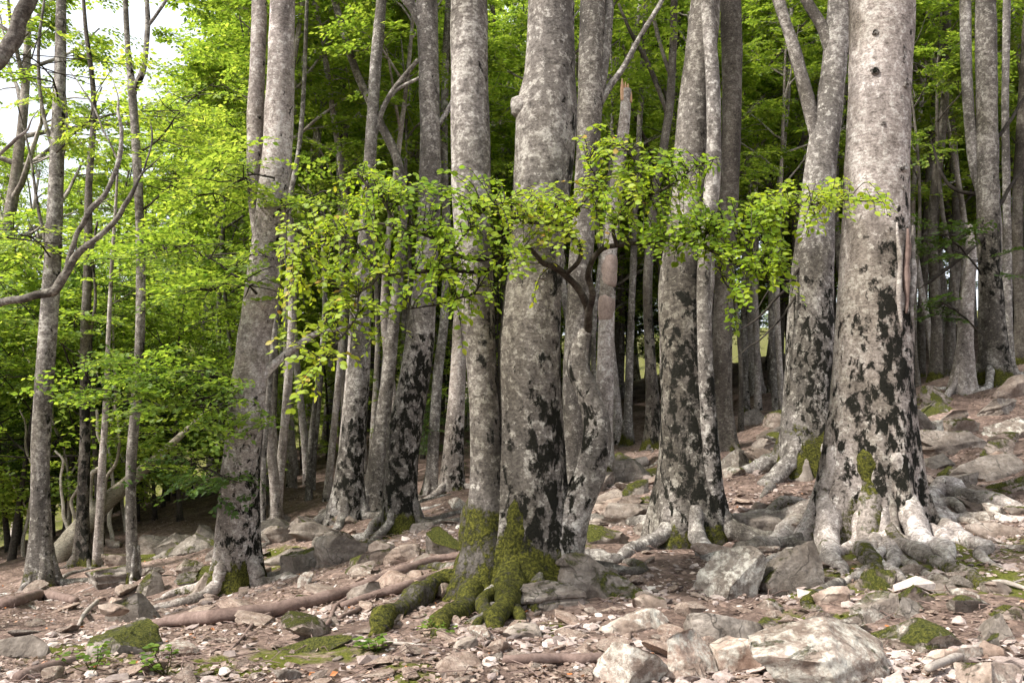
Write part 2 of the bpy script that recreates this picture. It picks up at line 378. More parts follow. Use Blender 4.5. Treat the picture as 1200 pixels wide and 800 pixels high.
def tube(P, R, seg=8, lump=0.0, freq=2.0, seed=0, cap=True, flare=None, zg=0.0):
    """skin round a polyline; flare = list of (angle, amount, width, height) buttresses near the ground height zg"""
    P = np.asarray(P, float); R = np.asarray(R, float); n = len(P)
    T, A, B = frames(P)
    th = np.linspace(0, 2*np.pi, seg, endpoint=False)
    D = A[:, None]*np.cos(th)[None, :, None] + B[:, None]*np.sin(th)[None, :, None]
    rr = np.repeat(R[:, None], seg, 1)
    if lump:
        q = P[:, None] + D*R.max()
        rr = rr*(1 + lump*fbm(q*freq, 3, seed))
    if flare:
        h = np.maximum(P[:, 2] - zg, -0.05)[:, None]; ang = np.arctan2(D[..., 1], D[..., 0])
        for a, amt, wd, hs in flare:
            da = np.abs((ang - a + np.pi) % (2*np.pi) - np.pi)
            rr = rr + amt*np.exp(-(da/wd)**2)*np.exp(-h/hs)
    V = (P[:, None] + D*rr[..., None]).reshape(-1, 3)
    i = np.arange(n-1)[:, None]*seg; j = np.arange(seg)[None]; k = (j+1) % seg
    F = np.stack([i+j, i+k, i+seg+k, i+seg+j], -1).reshape(-1, 4)
    if cap:
        V = np.vstack([V, P[0]-T[0]*R[0]*0.3, P[-1]+T[-1]*R[-1]*0.5]); c0, c1 = len(V)-2, len(V)-1
        j = np.arange(seg); k = (j+1) % seg; b = (n-1)*seg
        F = np.vstack([F, np.stack([k, j, np.full(seg, c0), np.full(seg, c0)], -1), np.stack([b+j, b+k, np.full(seg, c1), np.full(seg, c1)], -1)])
    return V, F

def join(geos):
    V, F, n = [], [], 0
    for g in geos:
        V.append(g[0]); F.append(g[1] + n); n += len(g[0])
    return np.vstack(V), np.vstack(F)

# ---- leaves: arrays of (position, tip direction, normal, size, tint)
T_FAR = np.array([[0, 0, 0], [0.5, 0.36, 0.06], [1.05, 0, -0.05], [0.5, -0.36, 0.06]])
F_FAR = np.array([[0, 3, 2, 1]])
T_NEAR = np.array([[0, 0, 0], [0.3, 0.31, 0.05], [0.3, 0, 0], [0.3, -0.31, 0.05], [0.7, 0.28, 0.03], [0.7, 0, -0.02], [0.7, -0.28, 0.03], [1.05, 0, -0.09]])
F_NEAR = np.array([[0, 3, 2, 2], [0, 2, 1, 1], [1, 2, 5, 4], [2, 3, 6, 5], [4, 5, 7, 7], [5, 6, 7, 7]])

def leaf_geo(L, near=False):
    P, D, Nn, S, R = L; T, F = (T_NEAR, F_NEAR) if near else (T_FAR, F_FAR)
    D = norm(D); B = norm(np.cross(Nn, D)); Nn = np.cross(D, B)
    V = P[:, None] + S[:, None, None]*(T[None, :, :1]*D[:, None] + T[None, :, 1:2]*B[:, None] + T[None, :, 2:]*Nn[:, None])
    k = len(T); FF = (F[None] + (np.arange(len(P))*k)[:, None, None]).reshape(-1, 4)
    return V.reshape(-1, 3), FF, {'rnd': np.repeat(R, k)}

def cat(Ls):
    return tuple(np.concatenate([l[i] for l in Ls]) for i in range(5))

def make_spray(r, leaf=0.075, L=1.0):
    """a flat beech spray along +x: leaves on a zigzag twig and its side twigs"""
    P, D, Nn, S, tw = [], [], [], [], []
    def run(p0, a0, ln, n):
        p = np.array(p0, float); a = a0; side = 1
        for i in range(n):
            a += r.normal(0, 0.10); st = ln/n
            p = p + st*np.array([math.cos(a), math.sin(a), r.normal(0, 0.10)])
            b = a + side*r.uniform(0.5, 1.1); side = -side
            P.append(p.copy()); D.append([math.cos(b), math.sin(b), r.normal(-0.12, 0.25)])
            nn = np.array([r.normal(0, 0.35), r.normal(0, 0.35), 1]); Nn.append(nn/np.linalg.norm(nn)); S.append(leaf*r.uniform(0.65, 1.2))
        return p
    run((0, 0, 0), 0, L, int(L/0.065)); tw.append(((0, 0, 0), (L, 0, 0)))
    for k in range(int(L*8)):
        t = r.uniform(0.08, 0.92)*L; s = 1 if k % 2 else -1; a = s*r.uniform(0.55, 1.0); ln = (0.18 + 0.42*(1-t/L))*r.uniform(0.6, 1.2)
        run((t, 0, r.normal(0, 0.03)), a, ln, max(3, int(ln/0.06))); tw.append(((t, 0, 0), (t+ln*math.cos(a), ln*math.sin(a), 0)))
    P = np.array(P); P[:, 2] -= 0.16*P[:, 0]**2
    return np.array(P), np.array(D), np.array(Nn), np.array(S), tw

SPRAYS = [make_spray(np.random.default_rng(100+i)) for i in range(7)]

def place_spray(r, pos, azim, elev, scale, leafscale=1.0, thin=1.0, tint=0.0):
    P, D, Nn, S, tw = SPRAYS[r.integers(len(SPRAYS))]
    ca, sa, ce, se = math.cos(azim), math.sin(azim), math.cos(elev), math.sin(elev)
    rl = r.normal(0, 0.3); cr, sr = math.cos(rl), math.sin(rl)
    Rx = np.array([[1, 0, 0], [0, cr, -sr], [0, sr, cr]]); Ry = np.array([[ce, 0, -se], [0, 1, 0], [se, 0, ce]]); Rz = np.array([[ca, -sa, 0], [sa, ca, 0], [0, 0, 1]])
    Rm = Rz @ Ry @ Rx
    k = r.random(len(P)) < thin
    return ((P[k]*scale) @ Rm.T + pos, D[k] @ Rm.T, Nn[k] @ Rm.T, S[k]*leafscale, np.clip(r.normal(0.5+tint, 0.2, k.sum()), 0, 1)), Rm

def build_crown(seed, Ht, z0, R, nlimb, leafscale=1.0, sub=4, spr=4, shape='full', up=(0.35, 0.95), r0=0.05, trunk_top=None, taper_top=True):
    """limbs, sub-branches and leaf sprays round the z axis between heights z0 and Ht"""
    r = np.random.default_rng(seed); tubes = []; leaves = []
    ga = r.uniform(0, 6.28)
    def bough(p0, az, el, ln, rad, lvl):
        n = 7; p = np.array(p0, float); pts = [p.copy()]; a, e = az, el
        for i in range(n-1):
            a += r.normal(0, 0.16); e += r.normal(-0.02 if lvl else 0.03, 0.10)
            p = p + ln/(n-1)*np.array([math.cos(a)*math.cos(e), math.sin(a)*math.cos(e), math.sin(e)]); pts.append(p.copy())
        pts = np.array(pts); tubes.append(tube(pts, np.linspace(rad, rad*0.3, n), 6 if lvl == 0 else 4, cap=False)); return pts, a, e
    def dress(pts, az, k, s):
        for q in range(k):
            t = r.uniform(0.25, 1.0)*(len(pts)-1); i = min(int(t), len(pts)-2); p = pts[i]*(1-t+i) + pts[i+1]*(t-i)
            d = pts[i+1]-pts[i]; a = math.atan2(d[1], d[0]) + r.choice([-1, 1])*r.uniform(0.2, 1.1)
            L, Rm = place_spray(r, p, a, r.normal(0.05, 0.22), s*r.uniform(0.7, 1.25), leafscale); leaves.append(L)
            e = Rm @ np.array([s*0.8, 0, -0.1]); tubes.append(tube(np.array([p, p+e*0.5, p+e]), [0.008, 0.006, 0.003], 3, cap=False))
    for k in range(nlimb):
        t = (k + r.uniform(0, 0.9))/nlimb; z = z0 + (Ht-z0)*0.86*t
        az = ga + k*2.4 + r.normal(0, 0.3)
        prof = math.sqrt(max(0.05, 1 - (max(0, t-0.35)/0.72)**2)) if shape == 'full' else (1-0.6*t)
        ln = R*prof*r.uniform(0.7, 1.15); el = r.uniform(*up) + 0.35*t
        pts, a, e = bough((0, 0, z), az, el, ln, r0*(1-0.55*t), 0)
        dress(pts[3:], a, spr, 0.9)
        for s in range(sub):
            i = r.integers(1, 6); sa = az + r.choice([-1, 1])*r.uniform(0.4, 1.1)
            q, a2, e2 = bough(pts[i], sa, e*0.3 + r.normal(0.1, 0.2), ln*r.uniform(0.3, 0.55), r0*0.35*(1-0.5*t), 1)
            dress(q, a2, spr, 0.85)
    Vb, Fb = join(tubes); return (Vb, Fb), leaf_geo(cat(leaves))

# ------------------------------------------------------------------ ground
def sinh_axis(c, lo, hi, n, k):
    u = np.linspace(-1, 1, n); s = np.sinh(k*u)/math.sinh(k)
    return np.where(s < 0, c + s*(c-lo), c + s*(hi-c))
gx = sinh_axis(0.3, -190, 190, 560, 6.0); gy = sinh_axis(7.0, -60, 230, 600, 5.6)
GX, GY = np.meshgrid(gx, gy)
gz = H(GX.ravel(), GY.ravel())
def blob(px, py, r):
    p = hit(px, py); return p[0], p[1], r
mos_z = [blob(*b) for b in [(1010,660,0.55),(1100,680,0.6),(1150,640,0.6),(960,690,0.35),(940,760,0.4),(340,765,0.35),(270,785,0.35),(420,757,0.22),(490,785,0.2),
    (880,545,0.7),(1090,650,0.5),(60,760,0.3),(100,775,0.3),(190,650,0.8),(430,635,0.6),(560,660,0.5),(670,690,0.25),(640,640,0.5),(1180,690,0.4),(640,735,0.18),(720,560,0.7),(300,660,0.6),(950,730,0.3)]]
mos = np.zeros(GX.size)
for x, y, r in mos_z:
    mos = np.maximum(mos, np.exp(-((GX.ravel()-x)**2 + (GY.ravel()-y)**2)/(r*r*1.6)))
nxg, nyg = len(gx), len(gy)
i = np.arange(nyg-1)[:, None]*nxg; j = np.arange(nxg-1)[None]
GF = np.stack([i+j, i+j+1, i+nxg+j+1, i+nxg+j], -1).reshape(-1, 4)
ground = obj('ground', make_mesh('ground', np.stack([GX.ravel(), GY.ravel(), gz], -1), GF, M['ground'], {'mos': np.clip(np.maximum(mos*1.25 + 0.1, np.clip((GY.ravel()-38)/18, 0, 1)), 0, 1)}))
ground['kind'] = 'structure'; ground['label'] = 'reddish brown forest floor strewn with stones and dry leaves'

# ------------------------------------------------------------------ trees of the photograph
HIGH = []        # crowns carried above the picture by the large trees
for sd, (ht, R_, nl) in enumerate([(7.5, 3.4, 13), (6.5, 2.8, 11), (8.0, 3.6, 13)]):
    (vb, fb), lg = build_crown(300+sd, ht, 0.2, R_, nl, 1.1, 2, 3, 'full', (0.35, 0.8), 0.07)
    HIGH.append((make_mesh('crown_branches', vb, fb, M['bark'], {'blk': np.zeros(len(vb)), 'mos': np.zeros(len(vb))}),
                 make_mesh('crown', lg[0], lg[1], M['leaf'], lg[2], False)))

def bark_attrs(V, zg, blk, blk_h, mos, mos_h, D=None, side=None, moss_shade=0.0, seed=0):
    h = V[:, 2]-zg
    n = 0.22*vnoise(V*0.9, 40+seed)
    a = blk*np.clip(1.5 - 1.0*h/blk_h, 0.0, 1) + n*np.clip(1.8 - h/blk_h, 0, 1)
    a = np.maximum(a, 0.53 + 0.2*vnoise(V*1.6, 47+seed))
    g = mos*np.clip(1.1 - h/mos_h, 0, 1); g = g + 0.4*vnoise(V*2.8, 51+seed)*(g > 0.03) - 0.06
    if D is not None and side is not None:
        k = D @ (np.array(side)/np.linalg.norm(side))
        a = a + 0.2*k*(a > 0.05); a = np.maximum(a, moss_shade*np.clip(k, 0, 1)**2 + 0.25*vnoise(V*0.7, 44+seed)*(k > 0))  # flank darkened at every height: painted shade mixed with black moss
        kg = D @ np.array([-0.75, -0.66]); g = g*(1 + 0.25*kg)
    return {'blk': np.clip(a, 0, 1), 'mos': np.clip(g, 0, 1)}

def stem(name, t, pix, Y, mat, zg=None, seg=28, blk=0.8, blk_h=2.0, mos=0.8, mos_h=0.35, flare=None, lump=0.05, rise=None, side=(0.95, -0.1), moss_shade=0.62, seed=0, sink=0.35, ds=0.07, rtop=0.62, lumpf=1.6):
    """one stem from photo points (px, py, width px); the top may go on upwards by 'rise' metres past the picture"""
    Ys = [p[3] if len(p) > 3 else Y for p in pix]
    P = np.array([np.append(W(p[0], p[1], y), 0.92*p[2]/2/FPX*y) for p, y in zip(pix, Ys)])
    if zg is None: zg = Hs(P[0, 0], P[0, 1])
    if sink:
        q = P[0].copy(); q[2] = min(q[2], zg) - sink; P = np.vstack([q, P])
    if rise:
        d = P[-1, :3]-P[-2, :3]; d = d/np.linalg.norm(d); d[2] += 0.5; d = d/np.linalg.norm(d)
        e = np.append(P[-1, :3] + d*rise*0.5, P[-1, 3]*(1+rtop)/2); f = np.append(P[-1, :3] + d*rise + np.array([0, 0, 0.1]), P[-1, 3]*rtop)
        P = np.vstack([P, e, f])
    ln = np.linalg.norm(np.diff(P[:, :3], axis=0), axis=1).sum()
    Q = catmull(P, max(8, int(ln/ds)))
    V, F = tube(Q[:, :3], np.maximum(Q[:, 3], 0.004), seg, lump, lumpf, seed, True, flare, zg)
    Dv = np.vstack([norm((V[:len(Q)*seg].reshape(len(Q), seg, 3) - Q[:, None, :3])[..., :2]).reshape(-1, 2), np.zeros((2, 2))])
    o = part(name, (V, F), mat, t, True, bark_attrs(V, zg, blk, blk_h*1.25, mos, mos_h, Dv, side, moss_shade, seed))
    return o, Q

def high_crown(t, top, k, s=1.0, rot=0.0):
    for nm, me in zip(('crown_branches', 'crown'), HIGH[k % len(HIGH)]):
        o = obj(nm, me, t); o.location = np.array(top) - root_loc(t); o.scale = (s, s, s); o.rotation_euler = (0, 0, rot)

def root(t, c, rt, pts, r0, r1, mat, mos=0.4, blk=0.2, seed=0, seg=14, hug=0.1, h0=0.6):
    """root that starts as a buttress on the trunk surface (axis c, radius rt) and runs over the ground through pts"""
    c = np.asarray(c, float); d = pts[0][:2]-c[:2]; a = math.atan2(d[1], d[0]); u = np.array([math.cos(a), math.sin(a), 0])
    zc = c[2]
    ctrl = [c + u*rt*0.45 + np.array([0, 0, h0*1.25]), c + u*rt*0.82 + np.array([0, 0, h0*0.62]), c + u*rt*1.12 + np.array([0, 0, h0*0.28])]
    far = [p for p in pts if np.linalg.norm(p[:2]-c[:2]) > rt*1.5]
    ctrl += [np.asarray(p, float) for p in far]
    ln = sum(np.linalg.norm(np.diff(np.array(ctrl), axis=0), axis=1)); P = catmull(np.array(ctrl), max(16, int(ln/0.04)))
    n = len(P); s = np.linspace(0, 1, n)
    wig = np.stack([vnoise(np.stack([s*ln*3, s*0+seed, s*0], -1), 5), vnoise(np.stack([s*ln*3, s*0+seed, s*0+9], -1), 6), 0*s], -1)
    dist = np.linalg.norm(P[:, :2]-c[:2], axis=1); k = np.clip((dist - rt*1.25)/(rt*0.9), 0, 1); k = k*k*(3-2*k)
    P = P + wig*0.06*k[:, None]
    R = r0*np.clip(1.05-s, 0, 1)**1.0*(1-0.25*np.exp(-((s)/0.12)**2)) + r1*s
    R = R*(1 + 0.2*vnoise(np.stack([s*ln*5, s*0+seed*3.3, s*0], -1), 7))*np.clip((1-s)*9, 0.3, 1)
    g = H(P[:, 0], P[:, 1]) + R*hug + 0.35*R*vnoise(np.stack([s*ln*2.2, s*0+seed*1.7, s*0], -1), 12) - R*1.4*np.clip((s-0.86)/0.14, 0, 1)
    P[:, 2] = P[:, 2]*(1-k) + g*k
    V, F = tube(P, R, seg, 0.2, 7.0, seed)
    gm = np.clip(mos+(0.35 if mos < 0.85 else 0.18)*vnoise(V*2.6, 4), 0, 1)
    return part('root', (V, F), mat, t, True, {'blk': np.clip(blk+0.2*vnoise(V*1.3, 3), 0, 1), 'mos': gm})

def auto_roots(t, c, r, n, ln, mat, seed, mos=0.4, blk=0.3, h0=0.4, a0=None):
    q = np.random.default_rng(seed); a = q.uniform(0, 6.28)
    for k in range(n):
        a += 6.28/n + q.normal(0, 0.25); l = ln*q.uniform(0.6, 1.3); b = a; pts = []
        for s in (0.3, 0.6, 1.0):
            b += q.normal(0, 0.22); x, y = c[0]+math.cos(b)*(r*1.6+l*s), c[1]+math.sin(b)*(r*1.6+l*s); pts.append(np.array([x, y, Hs(x, y)]))
        root(t, np.array([c[0], c[1], Hs(c[0], c[1])]), r, pts, r*q.uniform(0.24, 0.36), r*0.05, mat, mos, blk, seed*10+k, h0=h0)

def foot(px, py, Y):
    p = W(px, py, Y); return np.array([p[0], p[1], Hs(p[0], p[1])])

def rootpix(t, c, rt, pts, r0, r1, mat, mos, blk, seed, **kw):
    """root laid along photo points on the ground"""
    root(t, c, rt, [hit(*p) for p in pts], r0, r1, mat, mos, blk, seed, **kw)

R_ = math.radians
# --- the mossy twin-stemmed beech in the middle -----------------------------------------
Yc = 7.0; fc = foot(617, 690, Yc)
tree_c = thing('beech_tree', fc, 'thick grey beech with two trunks and moss-covered roots, leafy bough in front', 'tree')
fl = [(R_(a), amt*1.25, wd, hs) for a, amt, wd, hs in [(-100, 0.13, 0.45, 0.35), (-150, 0.20, 0.4, 0.4), (160, 0.14, 0.5, 0.4), (-45, 0.10, 0.4, 0.3), (0, 0.16, 0.45, 0.35), (60, 0.12, 0.5, 0.35), (110, 0.12, 0.5, 0.35)]]
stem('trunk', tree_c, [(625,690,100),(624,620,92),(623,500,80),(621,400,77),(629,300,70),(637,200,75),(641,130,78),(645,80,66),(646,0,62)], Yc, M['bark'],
     seg=72, ds=0.035, blk=0.95, blk_h=2.1, mos=0.92, mos_h=0.8, flare=fl, lump=0.045, rise=3.0, side=(0.9, -0.1), seed=1, moss_shade=0.86)
fl2 = [(R_(-110), 0.16, 0.5, 0.4), (R_(-165), 0.24, 0.5, 0.42), (R_(120), 0.1, 0.5, 0.4)]
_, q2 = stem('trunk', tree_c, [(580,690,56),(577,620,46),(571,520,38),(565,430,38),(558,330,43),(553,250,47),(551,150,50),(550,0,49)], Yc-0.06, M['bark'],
     seg=48, ds=0.04, blk=0.86, blk_h=2.3, mos=1.0, mos_h=1.15, flare=fl2, lump=0.05, rise=3.0, side=(0.9, 0), moss_shade=0.95, seed=2)
_, q3 = stem('trunk', tree_c, [(648,690,60),(655,650,50),(670,605,43),(690,555,38),(699,505,34),(690,462,30),(677,430,27),(680,405,22),(686,388,16)], Yc-0.1, M['bark'],
     seg=36, ds=0.03, blk=0.85, blk_h=2.0, mos=0.4, mos_h=0.3, flare=[(R_(0), 0.1, 0.6, 0.3), (R_(-60), 0.08, 0.5, 0.3)], lump=0.12, lumpf=4, side=(-0.5, 0), seed=3)
# knot on the trunk
kp = W(606, 122, Yc-0.05)
V, F = tube(np.array([kp+np.array([0.10, 0.0, -0.05]), kp+np.array([0.0, -0.02, 0.0]), kp+np.array([-0.035, -0.03, 0.03])]), [0.13, 0.085, 0.03], 16, 0.2, 5, 4)
part('branch_scar', (V, F), M['bark'], tree_c, True, {'blk': np.full(len(V), 0.3), 'mos': np.zeros(len(V))})
high_crown(tree_c, W(648, -420, Yc), 0, 1.0)
cl = foot(575, 690, Yc+0.12); cm = foot(625, 690, Yc)
for k, (c_, rt, pts, r0, r1, ms, h0) in enumerate([
    (cl, 0.17, [(530,690),(500,703),(462,725),(420,748)], 0.14, 0.05, 0.95, 0.65), (cl, 0.17, [(556,700),(540,718),(522,735),(500,752)], 0.12, 0.05, 0.95, 0.6),
    (cm, 0.30, [(592,705),(588,722),(582,745)], 0.13, 0.06, 0.95, 0.75), (cl, 0.17, [(574,712),(560,730),(548,748)], 0.08, 0.03, 0.9, 0.4),
    (cm, 0.30, [(682,662),(708,662),(745,655)], 0.13, 0.04, 0.1, 0.45), (cm, 0.30, [(628,706),(640,722)], 0.09, 0.04, 0.7, 0.5), (cl, 0.17, [(520,668),(480,672),(430,692)], 0.09, 0.02, 0.6, 0.4),
    (cm, 0.30, [(604,708),(612,728),(606,742)], 0.07, 0.03, 0.85, 0.4)]):
    rootpix(tree_c, c_, rt, pts, r0, r1, M['bark'], ms, 0.2, 20+k, seg=18, h0=h0, hug=0.55)
auto_roots(tree_c, fc + np.array([0, 0.25, 0]), 0.35, 3, 0.9, M['bark'], 61, 0.5)

# --- the buttressed beech on the right ----------------------------------------------------
Yr = 8.5; fr = foot(1025, 612, Yr)
tree_r = thing('beech_tree', fr, 'massive pale beech with black moss blotches, torn bark scar and fanned bare roots', 'tree')
flr = [(R_(a), amt*1.35, wd*0.85, hs*0.9) for a, amt, wd, hs in [(-20, 0.16, 0.3, 0.5), (-75, 0.2, 0.26, 0.42), (-105, 0.17, 0.25, 0.5), (-150, 0.22, 0.35, 0.55), (170, 0.2, 0.4, 0.5), (25, 0.22, 0.35, 0.5), (80, 0.2, 0.5, 0.5), (125, 0.2, 0.5, 0.5)]]
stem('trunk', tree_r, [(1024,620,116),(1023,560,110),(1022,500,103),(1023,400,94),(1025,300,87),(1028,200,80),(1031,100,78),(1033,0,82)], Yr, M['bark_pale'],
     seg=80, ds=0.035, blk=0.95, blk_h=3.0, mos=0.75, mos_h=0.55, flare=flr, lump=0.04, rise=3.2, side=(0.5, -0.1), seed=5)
high_crown(tree_r, W(1036, -380, Yr), 2, 1.05, 1.0)
for k, (nm, x0, y0, x1, y1, wd, mt) in enumerate([('bark_scar', 1043, 372, 1046, 276, 0.030, 'log'), ('bark_scar', 1047, 340, 1049, 282, 0.016, 'peeled'), ('bark_lip', 1036, 392, 1034, 270, 0.026, 'bark_pale'), ('bark_lip', 1053, 385, 1056, 272, 0.028, 'bark')]):
    pts = np.array([W(x0 + (x1-x0)*s_ + 1.5*math.sin(s_*9+k), y0 + (y1-y0)*s_, Yr) for s_ in np.linspace(0, 1, 14)])
    ax = np.array([W(1023 + 5*s_, y0 + (y1-y0)*s_, Yr)[0] for s_ in np.linspace(0, 1, 14)]); rr_ = 0.395 - 0.03*np.linspace(0, 1, 14)
    pts[:, 1] = Yr - np.sqrt(np.maximum(0.01, rr_**2 - (pts[:, 0]-ax)**2)) + 0.008
    V, F = tube(pts, wd*np.sin(np.linspace(0.15, 3.0, 14))**0.6, 10, 0.35, 14, k)
    part(nm, (V, F), M[mt], tree_r, True, {'mos': np.zeros(len(V)), 'blk': np.full(len(V), 0.45)})
for k, (pts, r0, r1, ms, h0) in enumerate([
    ([(985,630),(978,655),(990,680)], 0.15, 0.06, 0.5, 0.95), ([(1018,640),(1024,660),(1030,680)], 0.12, 0.06, 0.75, 0.85),
    ([(950,610),(915,630),(870,650),(850,665)], 0.17, 0.05, 0.5, 0.9), ([(1070,630),(1095,645),(1120,665)], 0.14, 0.05, 0.3, 0.85),
    ([(1105,580),(1145,590),(1215,598)], 0.17, 0.08, 0.4, 1.0), ([(1055,638),(1085,640),(1125,652)], 0.09, 0.03, 0.2, 0.6),
    ([(1040,640),(1046,660),(1055,685)], 0.09, 0.035, 0.2, 0.7), ([(1062,648),(1110,668),(1180,700)], 0.08, 0.04, 0.55, 0.5),
    ([(1092,608),(1120,625),(1160,655),(1185,668)], 0.12, 0.04, 0.45, 0.75), ([(942,590),(905,600),(880,612)], 0.10, 0.03, 0.6, 0.6),
    ([(1000,640),(960,660),(930,668)], 0.08, 0.03, 0.6, 0.5), ([(1100,595),(1130,605),(1180,612)], 0.08, 0.03, 0.2, 0.5)]):
    rootpix(tree_r, fr, 0.46, pts, r0, r1, M['bark_pale'], min(0.8, ms*1.15), 0.25, 40+k, seg=16, hug=0.3, h0=h0)
for k, pts in enumerate([[(960,640),(915,655),(880,668),(845,672)], [(1020,660),(1000,680),(965,690)], [(1050,650),(1075,672),(1110,690),(1150,712)], [(1085,625),(1130,640),(1175,642),(1215,655)], [(1095,600),(1150,615),(1210,622)], [(1035,655),(1060,690),(1085,705)]]):
    rootpix(tree_r, fr, 0.46, pts, 0.055, 0.022, M['bark_pale'], 0.35, 0.15, 140+k, seg=10, hug=0.5, h0=0.3)
def eye(t, px, py, rp, Y, axis_px, Rt):
    dx = (px-axis_px)/FPX*Y; c = W(px, py, Y); yf = Y - math.sqrt(max(0.001, Rt*Rt - dx*dx)); n_ = norm(np.array([dx, yf-Y, 0])); c[1] = yf; r = 0.62*rp/FPX*Y
    V, F = tube(np.array([c-n_*0.06, c-n_*0.01, c+n_*0.012, c+n_*0.004]), [r*1.5, r*1.3, r*0.8, r*0.2], 18, 0.5, 28, int(px)); part('branch_scar', (V, F), M['bark'], t, True, {'blk': np.full(len(V), 0.8), 'mos': np.zeros(len(V))})
for e_ in [(1012,95,5),(1012,52,4),(1048,112,5),(1046,205,7),(1003,215,5),(1044,228,4),(1020,157,4)]: eye(tree_r, *e_, Yr, 1029, 0.315)
for e_ in [(563,382,7)]: eye(tree_c, *e_, Yc-0.06, 563, 0.118)
for e_ in [(634,150,3),(655,60,3),(610,380,4),(636,330,3)]: eye(tree_c, *e_, Yc, 635, 0.235)
auto_roots(tree_r, fr + np.array([0, 0.3, 0]), 0.45, 4, 1.2, M['bark_pale'], 62, 0.4)

# --- beech close behind it ------------------------------------------------------------------
def simple_tree(label, pix, Y, mat, base=None, crown=None, roots=4, blk=0.7, blk_h=2.0, mos=0.8, mos_h=0.4, seg=28, seed=0, extra=(), limbs=(), flare_n=5, flare_a=0.12, rise=2.5, group=None, rl=0.9, name='beech_tree', lump=0.06, side=(0.6, 0), crown_s=1.0, rtop=0.6, hmax=None):
    q = np.random.default_rng(900+seed)
    f = foot(pix[0][0], pix[0][1], Y); r0 = pix[0][2]/2/FPX*Y
    t = thing(name, f, label, 'tree', group)
    fl = [(k*6.28/flare_n + q.uniform(0, 0.7), flare_a*q.uniform(0.5, 1.3), 0.42, 0.35*q.uniform(0.7, 1.3)) for k in range(flare_n)] if flare_n else None
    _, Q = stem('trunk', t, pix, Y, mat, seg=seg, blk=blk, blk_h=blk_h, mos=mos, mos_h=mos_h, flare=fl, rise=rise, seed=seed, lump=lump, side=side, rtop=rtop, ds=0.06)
    for e in extra:
        stem('trunk', t, e, Y, mat, zg=f[2], seg=20, blk=blk, blk_h=blk_h, mos=mos, mos_h=mos_h, rise=rise if e[-1][1] <= 5 else None, seed=seed+50, lump=lump, sink=0.0 if e[0][1] < pix[0][1]-30 else 0.3)
    for l in limbs:
        stem('limb', t, l, Y, mat, zg=f[2], seg=12, blk=0.15, blk_h=9, mos=0, mos_h=1, sink=0, seed=seed+70, lump=0.1, rise=1.2 if l[-1][1] <= 3 else None, rtop=0.5)
    if roots: auto_roots(t, f, r0*1.0, roots, rl, mat, 70+seed, mos*0.55, blk*0.4)
    if crown is not None: high_crown(t, Q[-1, :3]-np.array([0, 0, 0.3]), crown, crown_s, q.uniform(0, 6.28))
    return t, f, Q

TS = simple_tree
TS('forked grey beech leaning close behind the massive pale beech, mossy foot', [(950,545,80),(947,480,66),(950,400,58),(953,320,52),(958,240,42),(965,170,38),(976,90,31),(984,0,30)], 11.3, M['bark'],
   crown=1, roots=5, blk=0.92, blk_h=2.9, mos=1.0, mos_h=0.75, seg=40, seed=1, limbs=[[(962,175,20),(945,110,18),(930,55,16),(912,0,15)], [(978,80,18),(965,35,16),(945,0,14)]])
TS('broad beech with dark moss streaks and a slender pale stem fused to it', [(805,622,90),(806,560,76),(805,490,66),(800,400,60),(798,330,56),(806,250,47),(812,150,43),(821,60,40),(827,0,38)], 9.0, M['bark'],
   crown=0, roots=6, blk=0.97, blk_h=2.9, mos=0.7, mos_h=0.5, seg=44, seed=2, flare_a=0.16, rl=1.1,
   extra=[[(838,600,26,8.8),(834,540,22,8.75),(829,470,20,8.72),(826,400,19,8.7),(825,310,18,8.7),(835,210,20,8.7),(836,110,18,8.7),(829,0,16,8.7)]])
TS('dark upright beech directly behind the fused pair of stems', [(846,524,26),(846,440,24),(849,330,24),(855,220,25),(858,100,26),(856,0,26)], 13.5, M['bark_dark'], crown=1, roots=3, blk=0.5, blk_h=7, seg=24, seed=3)
TS('stout beech with ringed black moss spots and second stem high up', [(275,690,60),(276,640,52),(283,540,47),(290,470,44),(298,400,42),(311,310,43),(321,220,39),(328,120,36),(331,0,33)], 11.0, M['bark_pale'],
   crown=2, roots=5, blk=0.97, blk_h=2.3, mos=1.1, mos_h=0.8, seg=44, seed=34, extra=[[(308,300,18,11.1),(300,230,22,11.15),(299,150,21,11.2),(302,80,20,11.2),(304,0,20,11.2)]],
   limbs=[[(292,462,16),(318,430,12),(345,408,10),(372,390,7),(400,385,4),(425,372,2)]])
TS('straight rough-barked beech at the edge of the drop beside the fallen pale trunk', [(50,692,34),(48,620,25),(48,520,22),(55,400,22),(62,300,20),(66,200,18),(70,100,15),(72,0,12)], 13.0, M['bark'],
   crown=1, roots=5, blk=0.45, blk_h=3, mos=0.8, mos_h=0.5, seg=28, seed=5, crown_s=0.8, limbs=[[(67,190,6),(50,130,5),(45,60,4),(52,0,3)], [(57,300,5),(44,240,4),(35,180,3),(20,120,2)], [(64,215,5),(78,160,4),(76,110,3)]])
TS('slim black-mossed tree standing across the fallen pale trunk', [(97,652,18),(97,600,14),(100,500,13),(100,400,12),(103,310,11),(104,220,9),(110,120,7),(100,30,5)], 15.0, M['bark_dark'], crown=0, roots=3, blk=0.9, blk_h=4, seg=20, seed=6, crown_s=0.6, rise=2, limbs=[[(104,400,5),(112,350,4),(108,300,4),(114,260,3)]])
